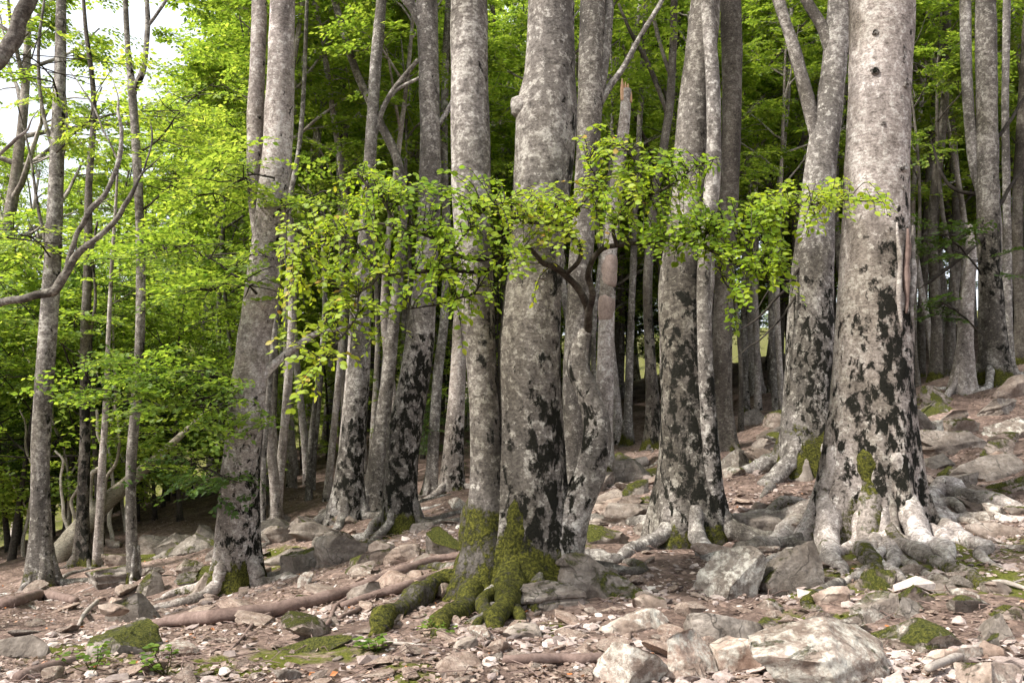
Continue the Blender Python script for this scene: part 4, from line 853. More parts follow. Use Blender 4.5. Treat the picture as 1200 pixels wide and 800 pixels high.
BL = [
 ('low grey boulder with bright moss cushion carrying a pink block', 132, 768, 100, 40, .05, .75, .3, 1, .75, 0, -8, .0),
 ('grey knobbly rock with moss on its shoulder behind the moss-cushion boulder', 152, 728, 62, 30, .05, .6, .5, 2, .8, 0, 5, 0),
 ('flat layered slab with moss cushion at the foot of the twin-trunked beech', 705, 700, 118, 46, .15, .62, .5, 3, .7, 0, 2, .08),
 ('lower layered grey slab jutting from under the moss-cushioned slab', 650, 712, 95, 26, .15, .5, .3, 4, .7, 0, -3, .1),
 ('round white-lichened boulder on the path below the massive pale beech', 860, 698, 86, 54, .15, .25, .95, 5, .8, 20, 0, 0),
 ('pointed grey boulder with green moss patch beside the white-lichened boulder', 935, 695, 78, 56, .1, .58, .6, 6, .8, -15, 0, 0),
 ('dark brown wedge of rock lying on the path above the cream stones', 855, 752, 92, 36, .1, .05, .1, 7, .6, 0, -6, 0),
 ('cream coloured angular stone leaning over the dark gap', 812, 797, 72, 50, .95, .0, 1.0, 8, .7, 10, 10, 0),
 ('cream stone split into two blades beside the brown bark chunk', 862, 788, 62, 44, .95, .0, .95, 9, .6, -25, 22, 0),
 ('bleached white-lichened block next to the leaning cream stone', 742, 803, 85, 46, .5, .1, 1.0, 10, .8, 0, 0, 0),
 ('grey boulder with a stripe of moss below the buttress roots', 1032, 728, 62, 38, .25, .5, .85, 11, .8, 10, 0, 0),
 ('long pale outcrop with white lichen crust sloping to the cream stones', 985, 806, 190, 62, .45, .38, 1.0, 12, .6, 5, -6, .03),
 ('mossy flat-topped outcrop with an undercut dark edge', 1082, 764, 130, 44, .35, .7, .9, 13, .6, -5, 3, .06),
 ('grey lichened lump at the end of the mossy flat-topped outcrop', 1172, 752, 70, 40, .1, .5, .6, 14, .8, 0, 0, 0),
 ('pinkish tilted stone propped above the pale weathered stick', 1178, 775, 52, 34, .75, .1, .4, 15, .7, 0, -20, 0),
 ('long cream slab beneath the pale weathered stick', 1120, 783, 70, 22, .9, .1, .9, 16, .6, 0, -5, 0),
 ('mossy beige block below the pinkish tilted stone', 1180, 806, 80, 36, .6, .5, .85, 17, .8, 0, 0, 0),
 ('smooth flat grey slab between the broad pair and the massive pale beech', 882, 626, 84, 34, .15, .1, .5, 18, .7, 0, 0, 0),
 ('craggy grey rock wedged between the two right-hand beeches', 938, 566, 44, 46, .1, .35, .6, 19, .8, 0, 0, 0),
 ('upright grey block in the hollow under the slope trees', 1080, 500, 46, 30, .1, .2, .5, 20, .8, 0, 0, 0),
 ('broad grey slab bedded in the slope above the long bare root', 1125, 528, 95, 42, .2, .45, .4, 21, .6, 0, -10, .05),
 ('large tilted slab on the slope carrying a small tan stone', 1172, 562, 92, 40, .15, .35, .4, 22, .6, 0, -6, .05),
 ('dark slab end poking out beside the long bare root', 1100, 548, 50, 28, .05, .3, .3, 23, .7, 0, 12, .05),
 ('brown log-shaped stone below the long bare root', 1175, 632, 75, 26, .45, .1, .3, 24, .5, 0, 12, 0),
 ('green-mossed slab near the crest of the stony slope', 1110, 486, 80, 24, .1, .8, .4, 25, .6, 0, -12, .05),
 ('grey ledge at the crest beneath the tall rough beech', 1170, 484, 80, 26, .2, .5, .4, 26, .6, 0, -14, .05),
 ('weathered outcrop with pale veins below the crusted short-stemmed beech', 400, 660, 80, 44, .1, .4, .6, 27, .7, 0, 4, .06),
 ('mossy block beside the white wedge stone', 352, 672, 56, 40, .1, .6, .5, 28, .8, 0, 0, .05),
 ('white wedge-shaped stone standing by the mossy block', 356, 686, 18, 22, .5, .0, 1.0, 29, .7, 20, 0, 0),
 ('mossy hump of rock against the left foot of the twin-trunked beech', 522, 648, 62, 44, .05, .95, .3, 30, .8, 0, -15, 0),
 ('pale lichened rock beside the crossed fallen poles', 425, 702, 42, 28, .2, .4, .8, 31, .8, 0, 0, 0),
 ('mossy shelf of rock at the valley edge beside the black-mossed slim tree', 125, 690, 90, 36, .1, .65, .4, 32, .7, 0, -5, .06),
 ('upright mossy rock rib below the forked slender beech', 168, 700, 32, 44, .1, .7, .5, 33, .8, 0, 10, 0),
 ('dark overhanging ledge with moss on its lip', 215, 650, 80, 30, .05, .55, .3, 34, .6, 0, -8, .08),
 ('round grey rock in the shade left of the ringed-moss beech', 240, 636, 40, 28, .1, .4, .6, 35, .8, 0, 0, 0),
 ('flat mossy stone sheet in the open ground below the long fallen pole', 360, 768, 95, 20, .1, .85, .4, 36, .6, 0, -4, .0),
 ('small white-speckled stone in the mossy turf', 333, 797, 34, 18, .2, .2, .95, 37, .8, 0, 0, 0),
 ('flat slab stacked on another in the gully left of the broad pair', 705, 592, 50, 20, .3, .2, .6, 38, .6, 0, -12, .06),
 ('pale upright stone in the gully between roots', 716, 606, 24, 24, .5, .1, .7, 39, .8, 0, 0, 0),
 ('mossy rock in the gully above the stacked slabs', 745, 580, 36, 26, .1, .85, .3, 40, .8, 0, 0, 0),
 ('moss-topped sandy stone at the bend of the path', 762, 712, 38, 22, .5, .6, .5, 41, .8, 0, 0, 0),
 ('long pale lichened rib beside the path', 745, 738, 85, 24, .5, .25, .95, 42, .6, 0, -8, 0),
 ('chunky lichened stone below the mossy root fan', 545, 765, 30, 22, .3, .1, .8, 43, .8, 0, 0, 0),
 ('flat mossy-edged stone right of the root fan', 612, 748, 46, 20, .3, .45, .6, 44, .7, 0, 0, 0),
 ('half-buried grey stone at the foot of the slope left of the poles', 20, 770, 70, 30, .1, .4, .4, 45, .8, 0, 0, 0),
 ('grey boulder hump behind the broad pair near the gap', 885, 498, 34, 26, .1, .2, .5, 46, .8, 0, 0, 0),
 ('low rock bench under the roots of the crusted short-stemmed beech', 370, 632, 60, 30, .1, .4, .4, 47, .7, 0, 0, .06),
 ('bare grey ledge right of the ringed-moss beech', 330, 660, 60, 24, .15, .3, .5, 48, .6, 0, 6, .06),
]
for b_ in BL:
    lb, px, py, w_, h_, tone, moss, lich, sd, dp, rot, tilt, lay = b_
    keep = any(k_ in lb for k_ in ('round white', 'pointed grey', 'cream', 'bleached', 'moss-cushion', 'layered'))
    boulder(lb, px, py, w_, h_*(1.0 if keep else 0.68), tone, moss, lich, sd, dp, rot, tilt, lay, sub=5 if w_ > 70 else 4, sink=0.42 if keep else 0.55)
boulder('pink square-edged stone block lying on the moss-cushion boulder', 128, 750, 34, 17, .95, 0, .2, 60, .7, 5, 8, 0, name='stone', cat='stone', sink=0.0, lift=0.16, sub=3)
boulder('small tan stone resting on the tilted slope slab', 1172, 548, 20, 9, .9, 0, .2, 61, .8, 0, 0, 0, name='stone', cat='stone', sink=0.1, lift=0.10, sub=3)

# bedded slabs of the stony slope, the left ledges and the gully
qb = np.random.default_rng(31); slabs = 0; tries = 0
zs = [((1075, 1215, 465, 610), 'in the stony slope behind the long bare root'), ((310, 500, 612, 668), 'in the ledges below the crusted short-stemmed beech'), ((690, 770, 545, 650), 'in the gully left of the broad pair'),
      ((120, 260, 640, 700), 'by the valley edge left of the ringed-moss beech'), ((880, 1210, 690, 770), 'in the mossy turf below the buttress roots'), ((850, 930, 500, 560), 'in the gap behind the broad pair')]
while slabs < 84 and tries < 900:
    tries += 1; zi = qb.choice(len(zs), p=[0.36, 0.2, 0.12, 0.12, 0.14, 0.06]); (xa, xb, ya, yb), where = zs[zi]
    px, py = qb.uniform(xa, xb), qb.uniform(ya, yb); p = hit(px, py)
    if p[1] > 20: continue
    wp = qb.uniform(26, 62); wm = wp/FPX*p[1]
    if any((p[0]-a)**2 + (p[1]+0.2-b)**2 < (0.4*wm + c*0.7)**2 for a, b, c in spots_rock): continue
    moss = float(np.clip(qb.normal(0.45, 0.25), 0, 0.9)); tone = float(np.clip(qb.normal(0.3, 0.2), 0, 1)); lich = float(np.clip(qb.normal(0.55, 0.25), 0, 1))
    lb = ('broad ' if wp > 44 else 'narrow ') + ('mossy ' if moss > 0.55 else 'pale lichened ' if lich > 0.65 else 'tan ' if tone > 0.4 else 'bare grey ') + 'slab bedded ' + where
    boulder(lb, px, py, wp, wp*qb.uniform(0.25, 0.5), tone, moss, lich, 300+slabs, qb.uniform(0.5, 0.9), qb.uniform(-40, 40), qb.normal(-4, 7), 0.06, group='bedded slabs: ' + lb, name='rock'); slabs += 1

# loose stones one can count, each its own object on shared shapes
SM = []
for k in range(14):
    flat = 0.18 + 0.42*((k*7) % 5)/4
    V, F = rock_geo(2000+k, (1.0, 0.5+0.4*((k*3) % 4)/3, flat), 3, 15, 0.025, 0.04)
    me = make_mesh('stone', V, F, M['rock'], None, True); me.set_sharp_from_angle(angle=math.radians(30)); SM.append((me, flat))
landmarks = [((600, 745), 'below the mossy root fan'), ((700, 775), 'on the rubble path beside the cream stones'), ((300, 760), 'below the long fallen pole'), ((60, 740), 'near the moss-cushion boulder'),
    ((1090, 720), 'among the outcrops below the buttress roots'), ((780, 690), 'on the path left of the white-lichened boulder'), ((1150, 540), 'on the stony slope'), ((350, 690), 'uphill of the long fallen pole'),
    ((480, 640), 'between the crossed poles and the leaning beech'), ((720, 580), 'in the gully left of the broad pair'), ((1150, 620), 'beside the long bare root'), ((200, 690), 'at the foot of the ringed-moss beech'), ((950, 640), 'around the buttress roots'), ((880, 560), 'in the gap by the forked leaning beech')]
LM = [(hit(*p), t_) for p, t_ in landmarks]
qs = np.random.default_rng(8); made = 0; tries = 0; placed = []
trunk_xy = [(o.location.x, o.location.y) for o in C.objects if o.get('category') == 'tree' and o.location.y < 17]
while made < 300 and tries < 8000:
    tries += 1
    px, py = qs.uniform(-20, 1220), 800 - 290*qs.random()**1.5
    if qs.random() < 0.35: px, py = 640 + qs.normal(0, 140), 765 + qs.normal(0, 25)
    if py > 810 or py < 470 or (py < 560 and px < 900) or (py < 640 and px < 330): continue
    p = hit(px, py); 
    if p[1] > 15: continue
    size = min(qs.lognormal(math.log(24), 0.5), 64)/FPX*p[1]
    if any((p[0]-a)**2 + (p[1]-b)**2 < (0.5*size + c*0.8)**2 for a, b, c in spots_rock): continue
    if any((p[0]-a)**2 + (p[1]-b)**2 < (0.45*size + c*0.45)**2 for a, b, c in placed): continue
    if any((p[0]-a)**2 + (p[1]-b)**2 < 0.3 for a, b in trunk_xy): continue
    me, flat = SM[qs.integers(len(SM))]; placed.append((p[0], p[1], size))
    tone = float(np.clip(qs.normal(0.68, 0.3), 0, 1)); moss = float(np.clip(qs.normal(0.1, 0.25), 0, 0.8)); lich = float(np.clip(qs.normal(0.45, 0.3), 0, 1))
    if 650 < px < 900 and py > 650: tone = min(1, tone+0.2); moss *= 0.3
    o = obj('stone', me); o.location = (p[0], p[1], p[2] + size*flat*qs.uniform(0.08, 0.28)); o.scale = (size, size*qs.uniform(0.8, 1.2), size*qs.uniform(0.7, 1.15))
    o.rotation_euler = (qs.normal(0, 0.18), qs.normal(0, 0.18), qs.uniform(0, 6.28)); o['tone'] = tone; o['moss'] = moss; o['lichen'] = lich
    where = min(LM, key=lambda l: (l[0][0]-p[0])**2 + (l[0][1]-p[1])**2)[1]
    colw = 'cream' if tone > 0.8 else 'pinkish brown' if tone > 0.5 else 'grey'
    extra = ' moss-topped' if moss > 0.45 else ' white-lichened' if lich > 0.75 else ''
    sz = 'large' if size > 0.22 else 'small' if size < 0.11 else 'medium-sized'; shp = 'flat stone' if flat < 0.45 else 'chunky stone'
    lb = f'{sz} {colw}{extra} {shp} {where}'; tag(o, lb, 'stone', 'loose stones: ' + lb); made += 1
print('stones', made)

# rubble, dry leaves and twigs too many to count
qp = np.random.default_rng(9)
def ground_points(n, ylo, yhi, pw=1.5, ex=0.68):
    y = ylo + (yhi-ylo)*qp.random(n*4)**pw; x = y*qp.uniform(-ex, ex, n*4)
    k = np.argsort(-(fbm(np.stack([x*0.9, y*0.9, 0*x+n*0.01], -1), 3, 61) + qp.normal(0, 0.55, n*4)))[:n]; k = qp.permutation(k); x, y = x[k], y[k]; return x, y, H(x, y)
def scatter_mesh(n, shapes, size, pts, sinkf, tilt):
    x, y, z = pts; Vs, Fs, As, off = [], [], [], 0
    for k in range(n):
        V, F = shapes[qp.integers(len(shapes))]; s_ = size(y[k]); a = qp.uniform(0, 6.28); ca, sa = math.cos(a), math.sin(a)
        tx, ty = qp.normal(0, tilt, 2)
        U = np.stack([V[:, 0]*ca - V[:, 1]*sa, V[:, 0]*sa + V[:, 1]*ca, V[:, 2]*qp.uniform(0.7, 1.3)], -1); U[:, 2] += U[:, 0]*tx + U[:, 1]*ty
        Vs.append(U*s_ + np.array([x[k], y[k], z[k] + s_*sinkf])); Fs.append(F + off); off += len(V); As.append(np.full(len(V), np.clip(qp.normal(0.5, 0.22), 0, 1)))
    return np.vstack(Vs), np.vstack(Fs), {'rnd': np.concatenate(As)}
pshape = [rock_geo(3000+k, (1, 0.5+0.45*(k % 3)/2, 0.22+0.3*(k % 4)/3), 1 if k < 6 else 2, 6, 0.03) for k in range(9)]
n = 9500; V, F, A = scatter_mesh(n, pshape, lambda y: qp.lognormal(math.log(0.036), 0.55), ground_points(n, 3.9, 13), 0.06, 0.2)
tri4 = np.column_stack([F, F[:, 2]])
rub = obj('rubble', make_mesh('rubble', V, tri4, M['pebble'], A, False)); rub['kind'] = 'stuff'; rub['label'] = 'loose pinkish stone chips covering the path'
n = 26000; x, y, z = ground_points(n, 3.8, 22, 1.4)
a = qp.uniform(0, 6.28, n); D = np.stack([np.cos(a), np.sin(a), qp.normal(0, 0.25, n)], -1); Nn = norm(np.stack([qp.normal(0, 0.45, n), qp.normal(0, 0.45, n), np.ones(n)], -1))
lit = (np.stack([x, y, z+0.012], -1), D, Nn, qp.uniform(0.022, 0.055, n), np.clip(qp.normal(0.5, 0.24, n), 0, 1))
g = leaf_geo(lit); lo = obj('leaf_litter', make_mesh('leaf_litter', g[0], g[1], M['litter'], g[2], False)); lo['kind'] = 'stuff'; lo['label'] = 'dry brown beech leaves scattered over the floor'
tws = []; x, y, z = ground_points(900, 3.9, 15, 1.4)
for k in range(900):
    a = qp.uniform(0, 6.28); l = qp.uniform(0.06, 0.35); d = np.array([math.cos(a), math.sin(a), qp.normal(0, 0.1)])*l
    p = np.array([x[k], y[k], z[k]+0.015]); tws.append(tube(np.array([p, p+d*0.5+np.array([0, 0, 0.015])+qp.normal(0, 0.015, 3), p+d]), [0.004, 0.0035, 0.002], 4, cap=False))
V, F = join(tws); tl = obj('twig_litter', make_mesh('twig_litter', V, F, M['log'], {'mos': np.zeros(len(V))})); tl['kind'] = 'stuff'; tl['label'] = 'thin broken twigs lying on the floor'

# ------------------------------------------------------------------ fallen wood
def fallen(label, pts, mat, name='fallen_branch', cat='branch', seed=0, lift=0.6, mos=0.1, seg=14, lump=0.14, twigs=()):
    """pts = photo points (px, py, width px) on the ground line"""
    P = []
    for p in pts:
        g = hit(p[0], p[1]); r = p[2]/2/FPX*g[1]; P.append([g[0], g[1], g[2] + r*lift, r])
    Q = catmull(np.array(P), max(12, int(np.linalg.norm(np.diff(np.array(P)[:, :3], axis=0), axis=1).sum()/0.05)))
    t = None; c = Q[len(Q)//2, :3]
    V, F = tube(Q[:, :3], np.maximum(Q[:, 3], 0.004), seg, lump, 7, seed)
    o = obj(name, make_mesh(name, V-c, F, M[mat], {'mos': np.clip(mos+0.3*vnoise(V*2, 3), 0, 1), 'blk': np.full(len(V), 0.15)}), loc=c)
    tag(o, label, cat)
    for tp in twigs:
        P = []
        for p in tp:
            g = hit(p[0], p[1]); r = p[2]/2/FPX*g[1]; P.append([g[0], g[1], g[2]+r, r])
        q = catmull(np.array(P), 14); V, F = tube(q[:, :3], np.maximum(q[:, 3], 0.003), 8, 0.15, 9, seed)
        obj('side_branch', make_mesh('side_branch', V-c, F, M[mat], {'mos': np.zeros(len(V)), 'blk': np.zeros(len(V))}), o)
    return o
fallen('long straight brown pole lying across the slope to the root fan', [(178,737,10),(210,734,14),(260,730,16),(320,723,16),(380,708,15),(440,690,13)], 'log', seed=1, lift=1.0, twigs=[[(318,722,6),(300,730,5),(285,748,4),(268,765,3)]])
fallen('upper of two crossed brown poles against the mossy roots', [(395,703,9),(430,692,12),(470,677,12),(510,662,10),(545,655,8)], 'log', seed=2, lift=1.3)
fallen('lower of two crossed brown poles against the mossy roots', [(400,714,8),(440,702,10),(480,690,10),(520,674,8),(540,664,6)], 'log', seed=3, lift=1.0)
fallen('thin bent stick propped over the long pole', [(372,742,4),(385,735,5),(395,715,5),(420,700,5),(450,690,3)], 'log', seed=4, lift=2.0)
fallen('short stub of branch below the crossed poles', [(398,725,5),(420,716,6),(436,704,4)], 'log', seed=5)
fallen('thick weathered branch lying below the beech at the valley edge', [(-10,714,12),(20,708,13),(50,702,13),(88,706,9)], 'log', seed=6, mos=0.3)
fallen('stout rotten branch piece in the corner below the moss-cushion boulder', [(20,800,14),(50,790,14),(86,778,12)], 'log', seed=7)
fallen('brown branch laid along the rubble below the mossy roots', [(590,778,10),(625,777,12),(660,778,11),(682,779,12),(712,774,11)], 'log', seed=8, lift=0.8)
fallen('pale weathered stick leaning on the long cream slab', [(1088,798,9),(1120,784,9),(1152,768,8)], 'logpale', seed=9, lift=3.0)
fallen('thin grey forked stick beside the mossy turf on the right', [(1152,686,4),(1175,686,6),(1205,694,5)], 'logpale', seed=10, lift=1.2, twigs=[[(1180,688,3),(1195,682,2),(1210,680,2)]])
fallen('reddish brown chunk of bark wood beside the split cream stone', [(880,778,14),(900,768,20),(922,758,20),(938,750,10)], 'log', seed=11, lift=0.6, lump=0.3)
fallen('short sawn-looking pale log in the gully behind the right stem', [(733,552,12),(745,549,13),(758,546,12)], 'logpale', 'fallen_log', 'log', seed=12, lift=0.8)
fallen('slim stick lying below the pole towards the root fan', [(245,768,3),(275,752,4),(300,742,4)], 'log', seed=13)
fallen('pale dry stick in front of the moss-cushion boulder', [(92,735,4),(100,722,5),(114,708,5)], 'logpale', seed=14, lift=1.5)
fallen('mossy root-like branch emerging below the pointed mossy boulder', [(945,712,14),(965,700,16),(985,688,14)], 'bark', seed=15, mos=0.8, lift=0.6)
fallen('bare stick curving over the gully litter', [(690,560,4),(705,552,5),(720,548,4)], 'logpale', seed=16, lift=1.5)
fallen('white stripped stick lying by the mossy root tips', [(402,752,3),(450,756,4),(500,758,3)], 'logpale', seed=17, lift=1)

# fallen pale trunk at the valley edge
Yl = 15.5; pts = [(45,676,24),(70,648,26),(95,618,25),(120,592,22),(150,566,17),(190,530,10),(225,498,6),(255,470,2)]
P = np.array([np.append(W(p[0], p[1], Yl + 0.006*(p[0]-60)), p[2]/2/FPX*Yl) for p in pts]); lt = thing('fallen_tree', P[0, :3], 'pale fallen trunk leaning uphill behind the slim black-mossed tree', 'fallen tree')
Q = catmull(P, 60); V, F = tube(Q[:, :3], Q[:, 3], 20, 0.08, 3, 5); part('trunk', (V, F), M['dead'], lt, True, {'blk': np.full(len(V), 0.2), 'mos': np.full(len(V), 0.25)})
for k, br in enumerate([[(110,600,9),(104,575,8),(108,555,7),(120,545,6),(118,520,5),(112,480,4)], [(118,594,8),(125,560,6),(135,540,5),(140,510,4),(137,470,3)], [(80,636,6),(75,600,5),(70,570,4),(74,540,4),(64,528,3)], [(90,622,6),(85,590,5),(92,570,4)]]):
    P = np.array([np.append(W(p[0], p[1], Yl+0.2), p[2]/2/FPX*Yl*0.8) for p in br]); Q = catmull(P, 30); Q[:, :3] += 0.04*np.stack([vnoise(Q[:, :3]*4, k), vnoise(Q[:, :3]*4, k+9), 0*Q[:, 0]], -1)
    V, F = tube(Q[:, :3], Q[:, 3], 8, 0.1, 5, k); part('limb', (V, F), M['dead'], lt, True, {'blk': np.zeros(len(V)), 'mos': np.zeros(len(V))})
# bare bleached saplings below the drop
for k, (x, Y, tops, lb) in enumerate([(30, 17, [[(28,690,6),(30,620,5),(36,560,4),(30,500,3),(22,480,2)], [(32,600,3),(18,575,2),(12,545,2)]], 'bleached dead sapling with a hooked side branch at the valley edge'),
    (82, 18.5, [[(78,660,6),(80,590,5),(75,540,4),(60,480,4),(40,430,3),(20,400,2)], [(78,560,3),(100,520,3),(95,470,2)]], 'bleached dead sapling bending left above the fallen trunk'),
    (133, 17, [[(128,640,7),(132,570,5),(128,500,4),(135,440,4),(132,380,3),(140,320,2)], [(132,520,3),(150,480,3),(152,430,2)], [(130,480,3),(110,430,2),(95,410,2)]], 'bleached dead sapling standing by the forked slender beech'),
    (100, 19, [[(150,560,5),(120,500,4),(90,470,4),(60,440,3),(40,425,2)], [(120,500,3),(95,455,3),(70,400,2)]], 'bleached dead limb fan sloping through the saplings'),
    (140, 20, [[(150,640,6),(146,560,5),(150,470,4),(146,400,3),(152,360,3),(148,330,2)], [(148,460,3),(136,430,3),(130,380,2)]], 'thin bleached stem between the slender beech and the fallen trunk')]):
    p0 = W(tops[0][0][0], tops[0][0][1], Y); p0[2] = min(p0[2], Hs(p0[0], p0[1])); t = thing('dead_sapling', p0, lb, 'sapling')
    for i, br in enumerate(tops):
        P = np.array([np.append(W(p[0], p[1], Y), 0.8*p[2]/2/FPX*Y) for p in br])
        if i == 0: P = np.vstack([np.append(p0 - np.array([0, 0, 0.2]), P[0, 3]), P]) if P[0, 2]-p0[2] > 0.1 else P
        Q = catmull(P, 40); Q[:, :3] += 0.09*np.stack([vnoise(Q[:, :3]*2.2, k), vnoise(Q[:, :3]*2.2, k+9), 0*Q[:, 0]], -1)
        V, F = tube(Q[:, :3], np.maximum(Q[:, 3], 0.006), 7, 0.1, 5, k); part('trunk' if i == 0 else 'limb', (V, F), M['dead'], t, True, {'blk': np.zeros(len(V)), 'mos': np.zeros(len(V))})

# ------------------------------------------------------------------ beech outside the picture on the left: its bare limbs reach in
Yo = 8.0; fo_ = foot(-190, 760, Yo); to = thing('beech_tree', fo_, 'beech whose bare grey limbs reach in over the valley edge', 'tree')
stem('trunk', to, [(-190,760,60),(-188,600,50),(-180,420,46),(-170,250,42),(-165,100,38),(-160,0,36)], Yo, M['bark'], seg=28, rise=2.5, seed=77, blk=0.6)
auto_roots(to, fo_, 0.25, 4, 0.8, M['bark'], 88)
high_crown(to, W(-156, -320, Yo), 1, 0.8, 2.0)
def limb(t, pts, Y, mat, seed, nm='limb'):
    P = np.array([np.append(W(p[0], p[1], p[3] if len(p) > 3 else Y), 0.72*p[2]/2/FPX*Y) for p in pts]); Q = catmull(P, max(20, len(pts)*9)); Q[:, :3] += 0.02*np.stack([vnoise(Q[:, :3]*5, seed), vnoise(Q[:, :3]*5, seed+9), vnoise(Q[:, :3]*5, seed+19)], -1)
    Q[:, 3] *= np.clip((1-np.linspace(0, 1, len(Q)))*5, 0.12, 1)
    V, F = tube(Q[:, :3], np.maximum(Q[:, 3], 0.002), 12, 0.14, 6, seed); return part(nm, (V, F), mat, t, True, {'blk': np.full(len(V), 0.25), 'mos': np.clip(0.25+0.3*vnoise(V*2, 2), 0, 1)})
limb(to, [(-185,420,26),(-120,390,20),(-50,365,15),(0,356,13),(40,345,13),(64,340,14),(76,322,13),(92,297,12),(120,275,9),(150,235,8),(165,205,6),(185,188,4),(212,168,2)], Yo, M['bark'], 1)
limb(to, [(78,318,10),(90,275,9),(105,245,9),(125,225,8),(140,190,7),(144,150,6),(138,120,4),(130,80,3)], Yo, M['bark'], 2)
limb(to, [(-165,200,30),(-100,170,28),(-40,110,27),(0,72,26),(16,42,25),(32,8,24),(45,-30,22),(60,-90,18)], Yo, M['bark_dark'], 3)
limb(to, [(-170,240,12),(-90,230,9),(0,180,6),(20,165,5),(40,140,4),(55,118,3)], Yo, M['bark_pale'], 4)
limb(to, [(165,205,4),(172,190,3),(178,165,3),(176,140,2)], Yo, M['bark'], 5); limb(to, [(140,190,4),(125,160,3),(108,120,3),(95,100,2),(70,70,2)], Yo, M['bark'], 6)

# leafy side boughs of the beeches on the left: dark green layered foliage
def leafy_limb(t, pts, Y, seed, n, scale=0.9, leafs=1.0, mat='leaf', thin=1.0, tint=0.0, spread=0.5):
    lo_ = limb(t, [(p[0], p[1], p[2]*0.55) + tuple(p[3:]) for p in pts], Y, M['twig'], seed, 'leafy_limb'); q = np.random.default_rng(4000+seed)
    P = np.array([W(p[0], p[1], p[3] if len(p) > 3 else Y) for p in pts]); Q = catmull(P, 40); Ls, tb = [], []
    for k in range(n):
        i = q.integers(8, 39); p = Q[i]; d = Q[i]-Q[i-1]; az = math.atan2(d[1], d[0]) + q.choice([-1, 1])*q.uniform(0.2, 1.5)
        b0 = p + q.normal(0, 1, 3)*np.array([spread, spread, spread*0.35]); tb.append(tube(np.array([p, (p+b0)/2+q.normal(0, 0.05, 3), b0]), [0.01, 0.007, 0.005], 4, cap=False))
        L_, Rm = place_spray(q, b0, az, q.normal(0.0, 0.2), scale*q.uniform(0.7, 1.2), leafs, thin, tint); Ls.append(L_)
        e = Rm @ np.array([scale*0.8, 0, -0.1]); tb.append(tube(np.array([b0, b0+e*0.5, b0+e]), [0.006, 0.004, 0.002], 3, cap=False))
    V, F = join(tb); part('twigs', (V, F), M['twig'], lo_, True, {'blk': np.zeros(len(V)), 'mos': np.zeros(len(V))})['kind'] = 'stuff'
    part('foliage', leaf_geo(cat(Ls)), M[mat], lo_, False)['kind'] = 'stuff'
T_L1 = [o for o in C.objects if o.get('label', '').startswith('stout beech with ringed')][0]
T_156 = [o for o in C.objects if o.get('label', '').startswith('slender straight beech with forked')][0]
T_R2 = [o for o in C.objects if o.get('label', '').startswith('tall rough beech on top')][0]
leafy_limb(T_L1, [(282,520,12,10.9),(262,490,9,10.6),(235,465,7,10.3),(200,455,5,10.1),(150,470,3,9.9)], 10.5, 1, 34, 0.75, 1.0, 'leaf', 1, -0.15, 0.28)
leafy_limb(T_L1, [(285,470,9,10.9),(265,445,7,10.7),(230,440,5,10.5),(190,425,4,10.4),(160,430,2,10.3)], 10.6, 2, 26, 0.75, 1.0, 'leaf', 1, -0.12, 0.28)
leafy_limb(T_L1, [(280,560,8,10.9),(265,560,6,10.7),(245,550,5,10.5),(222,545,3,10.4)], 10.6, 3, 12, 0.7, 1.0, 'leaf_dark', 1, 0, 0.25)
leafy_limb(T_L1, [(305,330,9,10.9),(280,325,7,10.8),(240,300,6,10.8),(200,290,4,10.8),(165,300,2,10.8)], 10.8, 4, 26, 0.8, 1.0, 'leaf', 1, -0.05, 0.35)
leafy_limb(T_L1, [(316,250,9,10.9),(340,240,6,10.8),(375,225,5,10.8),(400,230,2,10.8)], 10.8, 5, 14, 0.7, 1.0, 'leaf', 1, 0.0, 0.3)
leafy_limb(T_156, [(163,250,6),(190,225,5),(230,205,4),(270,200,2)], 12, 6, 17, 0.9, 1.1, 'leaf', 1, 0.0, 0.4)
leafy_limb(T_156, [(160,180,6),(190,160,5),(220,120,4),(260,90,2)], 12, 7, 15, 0.9, 1.1, 'leaf', 1, 0.1, 0.4)
T_L0 = [o for o in C.objects if o.get('label', '').startswith('straight rough-barked beech')][0]
leafy_limb(T_L0, [(66,180,6),(85,160,5),(110,140,4),(150,130,2)], 12.8, 10, 13, 0.9, 1.1, 'leaf', 1, 0.25, 0.5)
leafy_limb(T_L0, [(68,120,6,12.9),(60,90,5,12.3),(40,70,4,11.9),(15,60,2,11.6)], 12.6, 11, 13, 0.9, 1.1, 'leaf', 1, 0.25, 0.5)
leafy_limb(T_L0, [(58,300,5,12.8),(40,280,4,12.4),(20,275,3,12.2),(-10,280,2,12)], 12.6, 12, 9, 0.9, 1.1, 'leaf', 1, 0.1, 0.45)
leafy_limb(T_L1, [(322,210,7,10.8),(300,205,5,10.5),(275,215,4,10.3),(245,230,2,10.2)], 10.6, 13, 18, 0.7, 1.0, 'leaf', 1, 0.1, 0.3)
leafy_limb(T_L1, [(300,345,7,10.7),(290,335,5,10.5),(270,330,4,10.3),(240,345,2,10.2)], 10.6, 14, 14, 0.6, 1.0, 'leaf', 1, -0.05, 0.25)
leafy_limb(T_R2, [(1150,320,6,16.2),(1125,290,5,15.6),(1100,275,4,15.2),(1080,275,2,15)], 15.6, 8, 18, 0.7, 1.1, 'leaf_dark', 1, 0.2, 0.35)
leafy_limb(T_R2, [(1150,390,6,16.2),(1115,360,5,15.6),(1090,352,3,15.2)], 15.6, 9, 8, 0.6, 1.1, 'leaf_dark', 1, 0, 0.3)

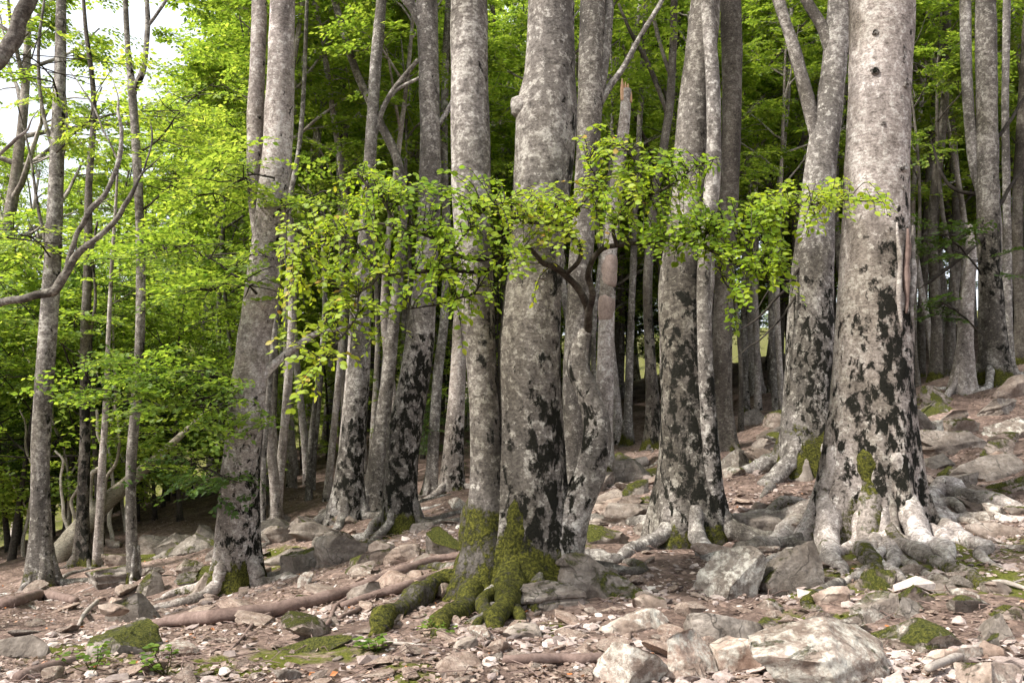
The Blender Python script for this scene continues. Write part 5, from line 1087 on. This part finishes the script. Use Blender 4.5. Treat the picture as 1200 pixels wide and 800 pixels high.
T_RB = [o for o in C.objects if o.get('label', '').startswith('forked grey beech leaning')][0]
for k, (pts, Y) in enumerate([([(940,310,9,11.2),(915,345,7,11),(885,375,5,10.9),(855,392,3,10.8)], 11), ([(935,345,7,11.2),(905,385,5,11),(880,405,4,10.9),(855,425,2,10.8)], 11), ([(938,330,5,11.2),(910,330,4,11.2),(880,372,3,11.2)], 11)]):
    limb(T_RB, [(p[0], p[1], p[2]*0.6, p[3]) for p in pts], Y, M['twig'], 60+k)
for k, (pts, Y) in enumerate([([(1160,270,10,16.6),(1130,298,8,16),(1100,322,7,15.8),(1070,345,4,15.6)], 16), ([(1160,170,8,16.6),(1185,140,6,16.8),(1205,105,4,17)], 16), ([(1165,250,8,16.6),(1190,210,6,16.8),(1210,190,4,17)], 16), ([(1155,230,8,16.6),(1110,215,6,17),(1090,160,4,17.2)], 16)]):
    limb(T_R2, pts, Y, M['twig'], 70+k)

# little green seedlings at the root feet
for k, (px, py, h_, lb) in enumerate([(628,668,0.16,'green seedling clump sheltered beside the mossy root fan'), (655,672,0.12,'smaller green seedling clump right of the mossy root fan'), (195,792,0.14,'bright grass-like tuft on the mossy turf'), (110,790,0.14,'leafy tuft under the moss-cushion boulder'), (440,765,0.06,'tiny seedling on the bare soil below the poles'), (505,745,0.07,'tiny seedling among the mossy root tips')]):
    p = hit(px, py); q = np.random.default_rng(600+k); t = thing('seedling', p, lb, 'seedling'); tb, Ls = [], []
    for j in range(9):
        e = p + np.array([q.normal(0, 0.07), q.normal(0, 0.05), h_*q.uniform(0.5, 1.2)]); tb.append(tube(np.array([p, (p+e)/2+q.normal(0, 0.01, 3), e]), [0.003, 0.0025, 0.002], 4, cap=False))
        for i in range(5):
            a = q.uniform(0, 6.28); Ls.append((e + q.normal(0, 0.015, 3), [math.cos(a), math.sin(a), 0.1], [q.normal(0, 0.4), -0.3, 1], q.uniform(0.03, 0.05), q.uniform(0, 0.5)))
    V, F = join(tb); part('stem', (V, F), M['twig'], t, True, {'blk': np.zeros(len(V)), 'mos': np.ones(len(V))})
    part('foliage', leaf_geo(tuple(np.array([l[i] for l in Ls]) for i in range(5)), True), M['leaf'], t, False)
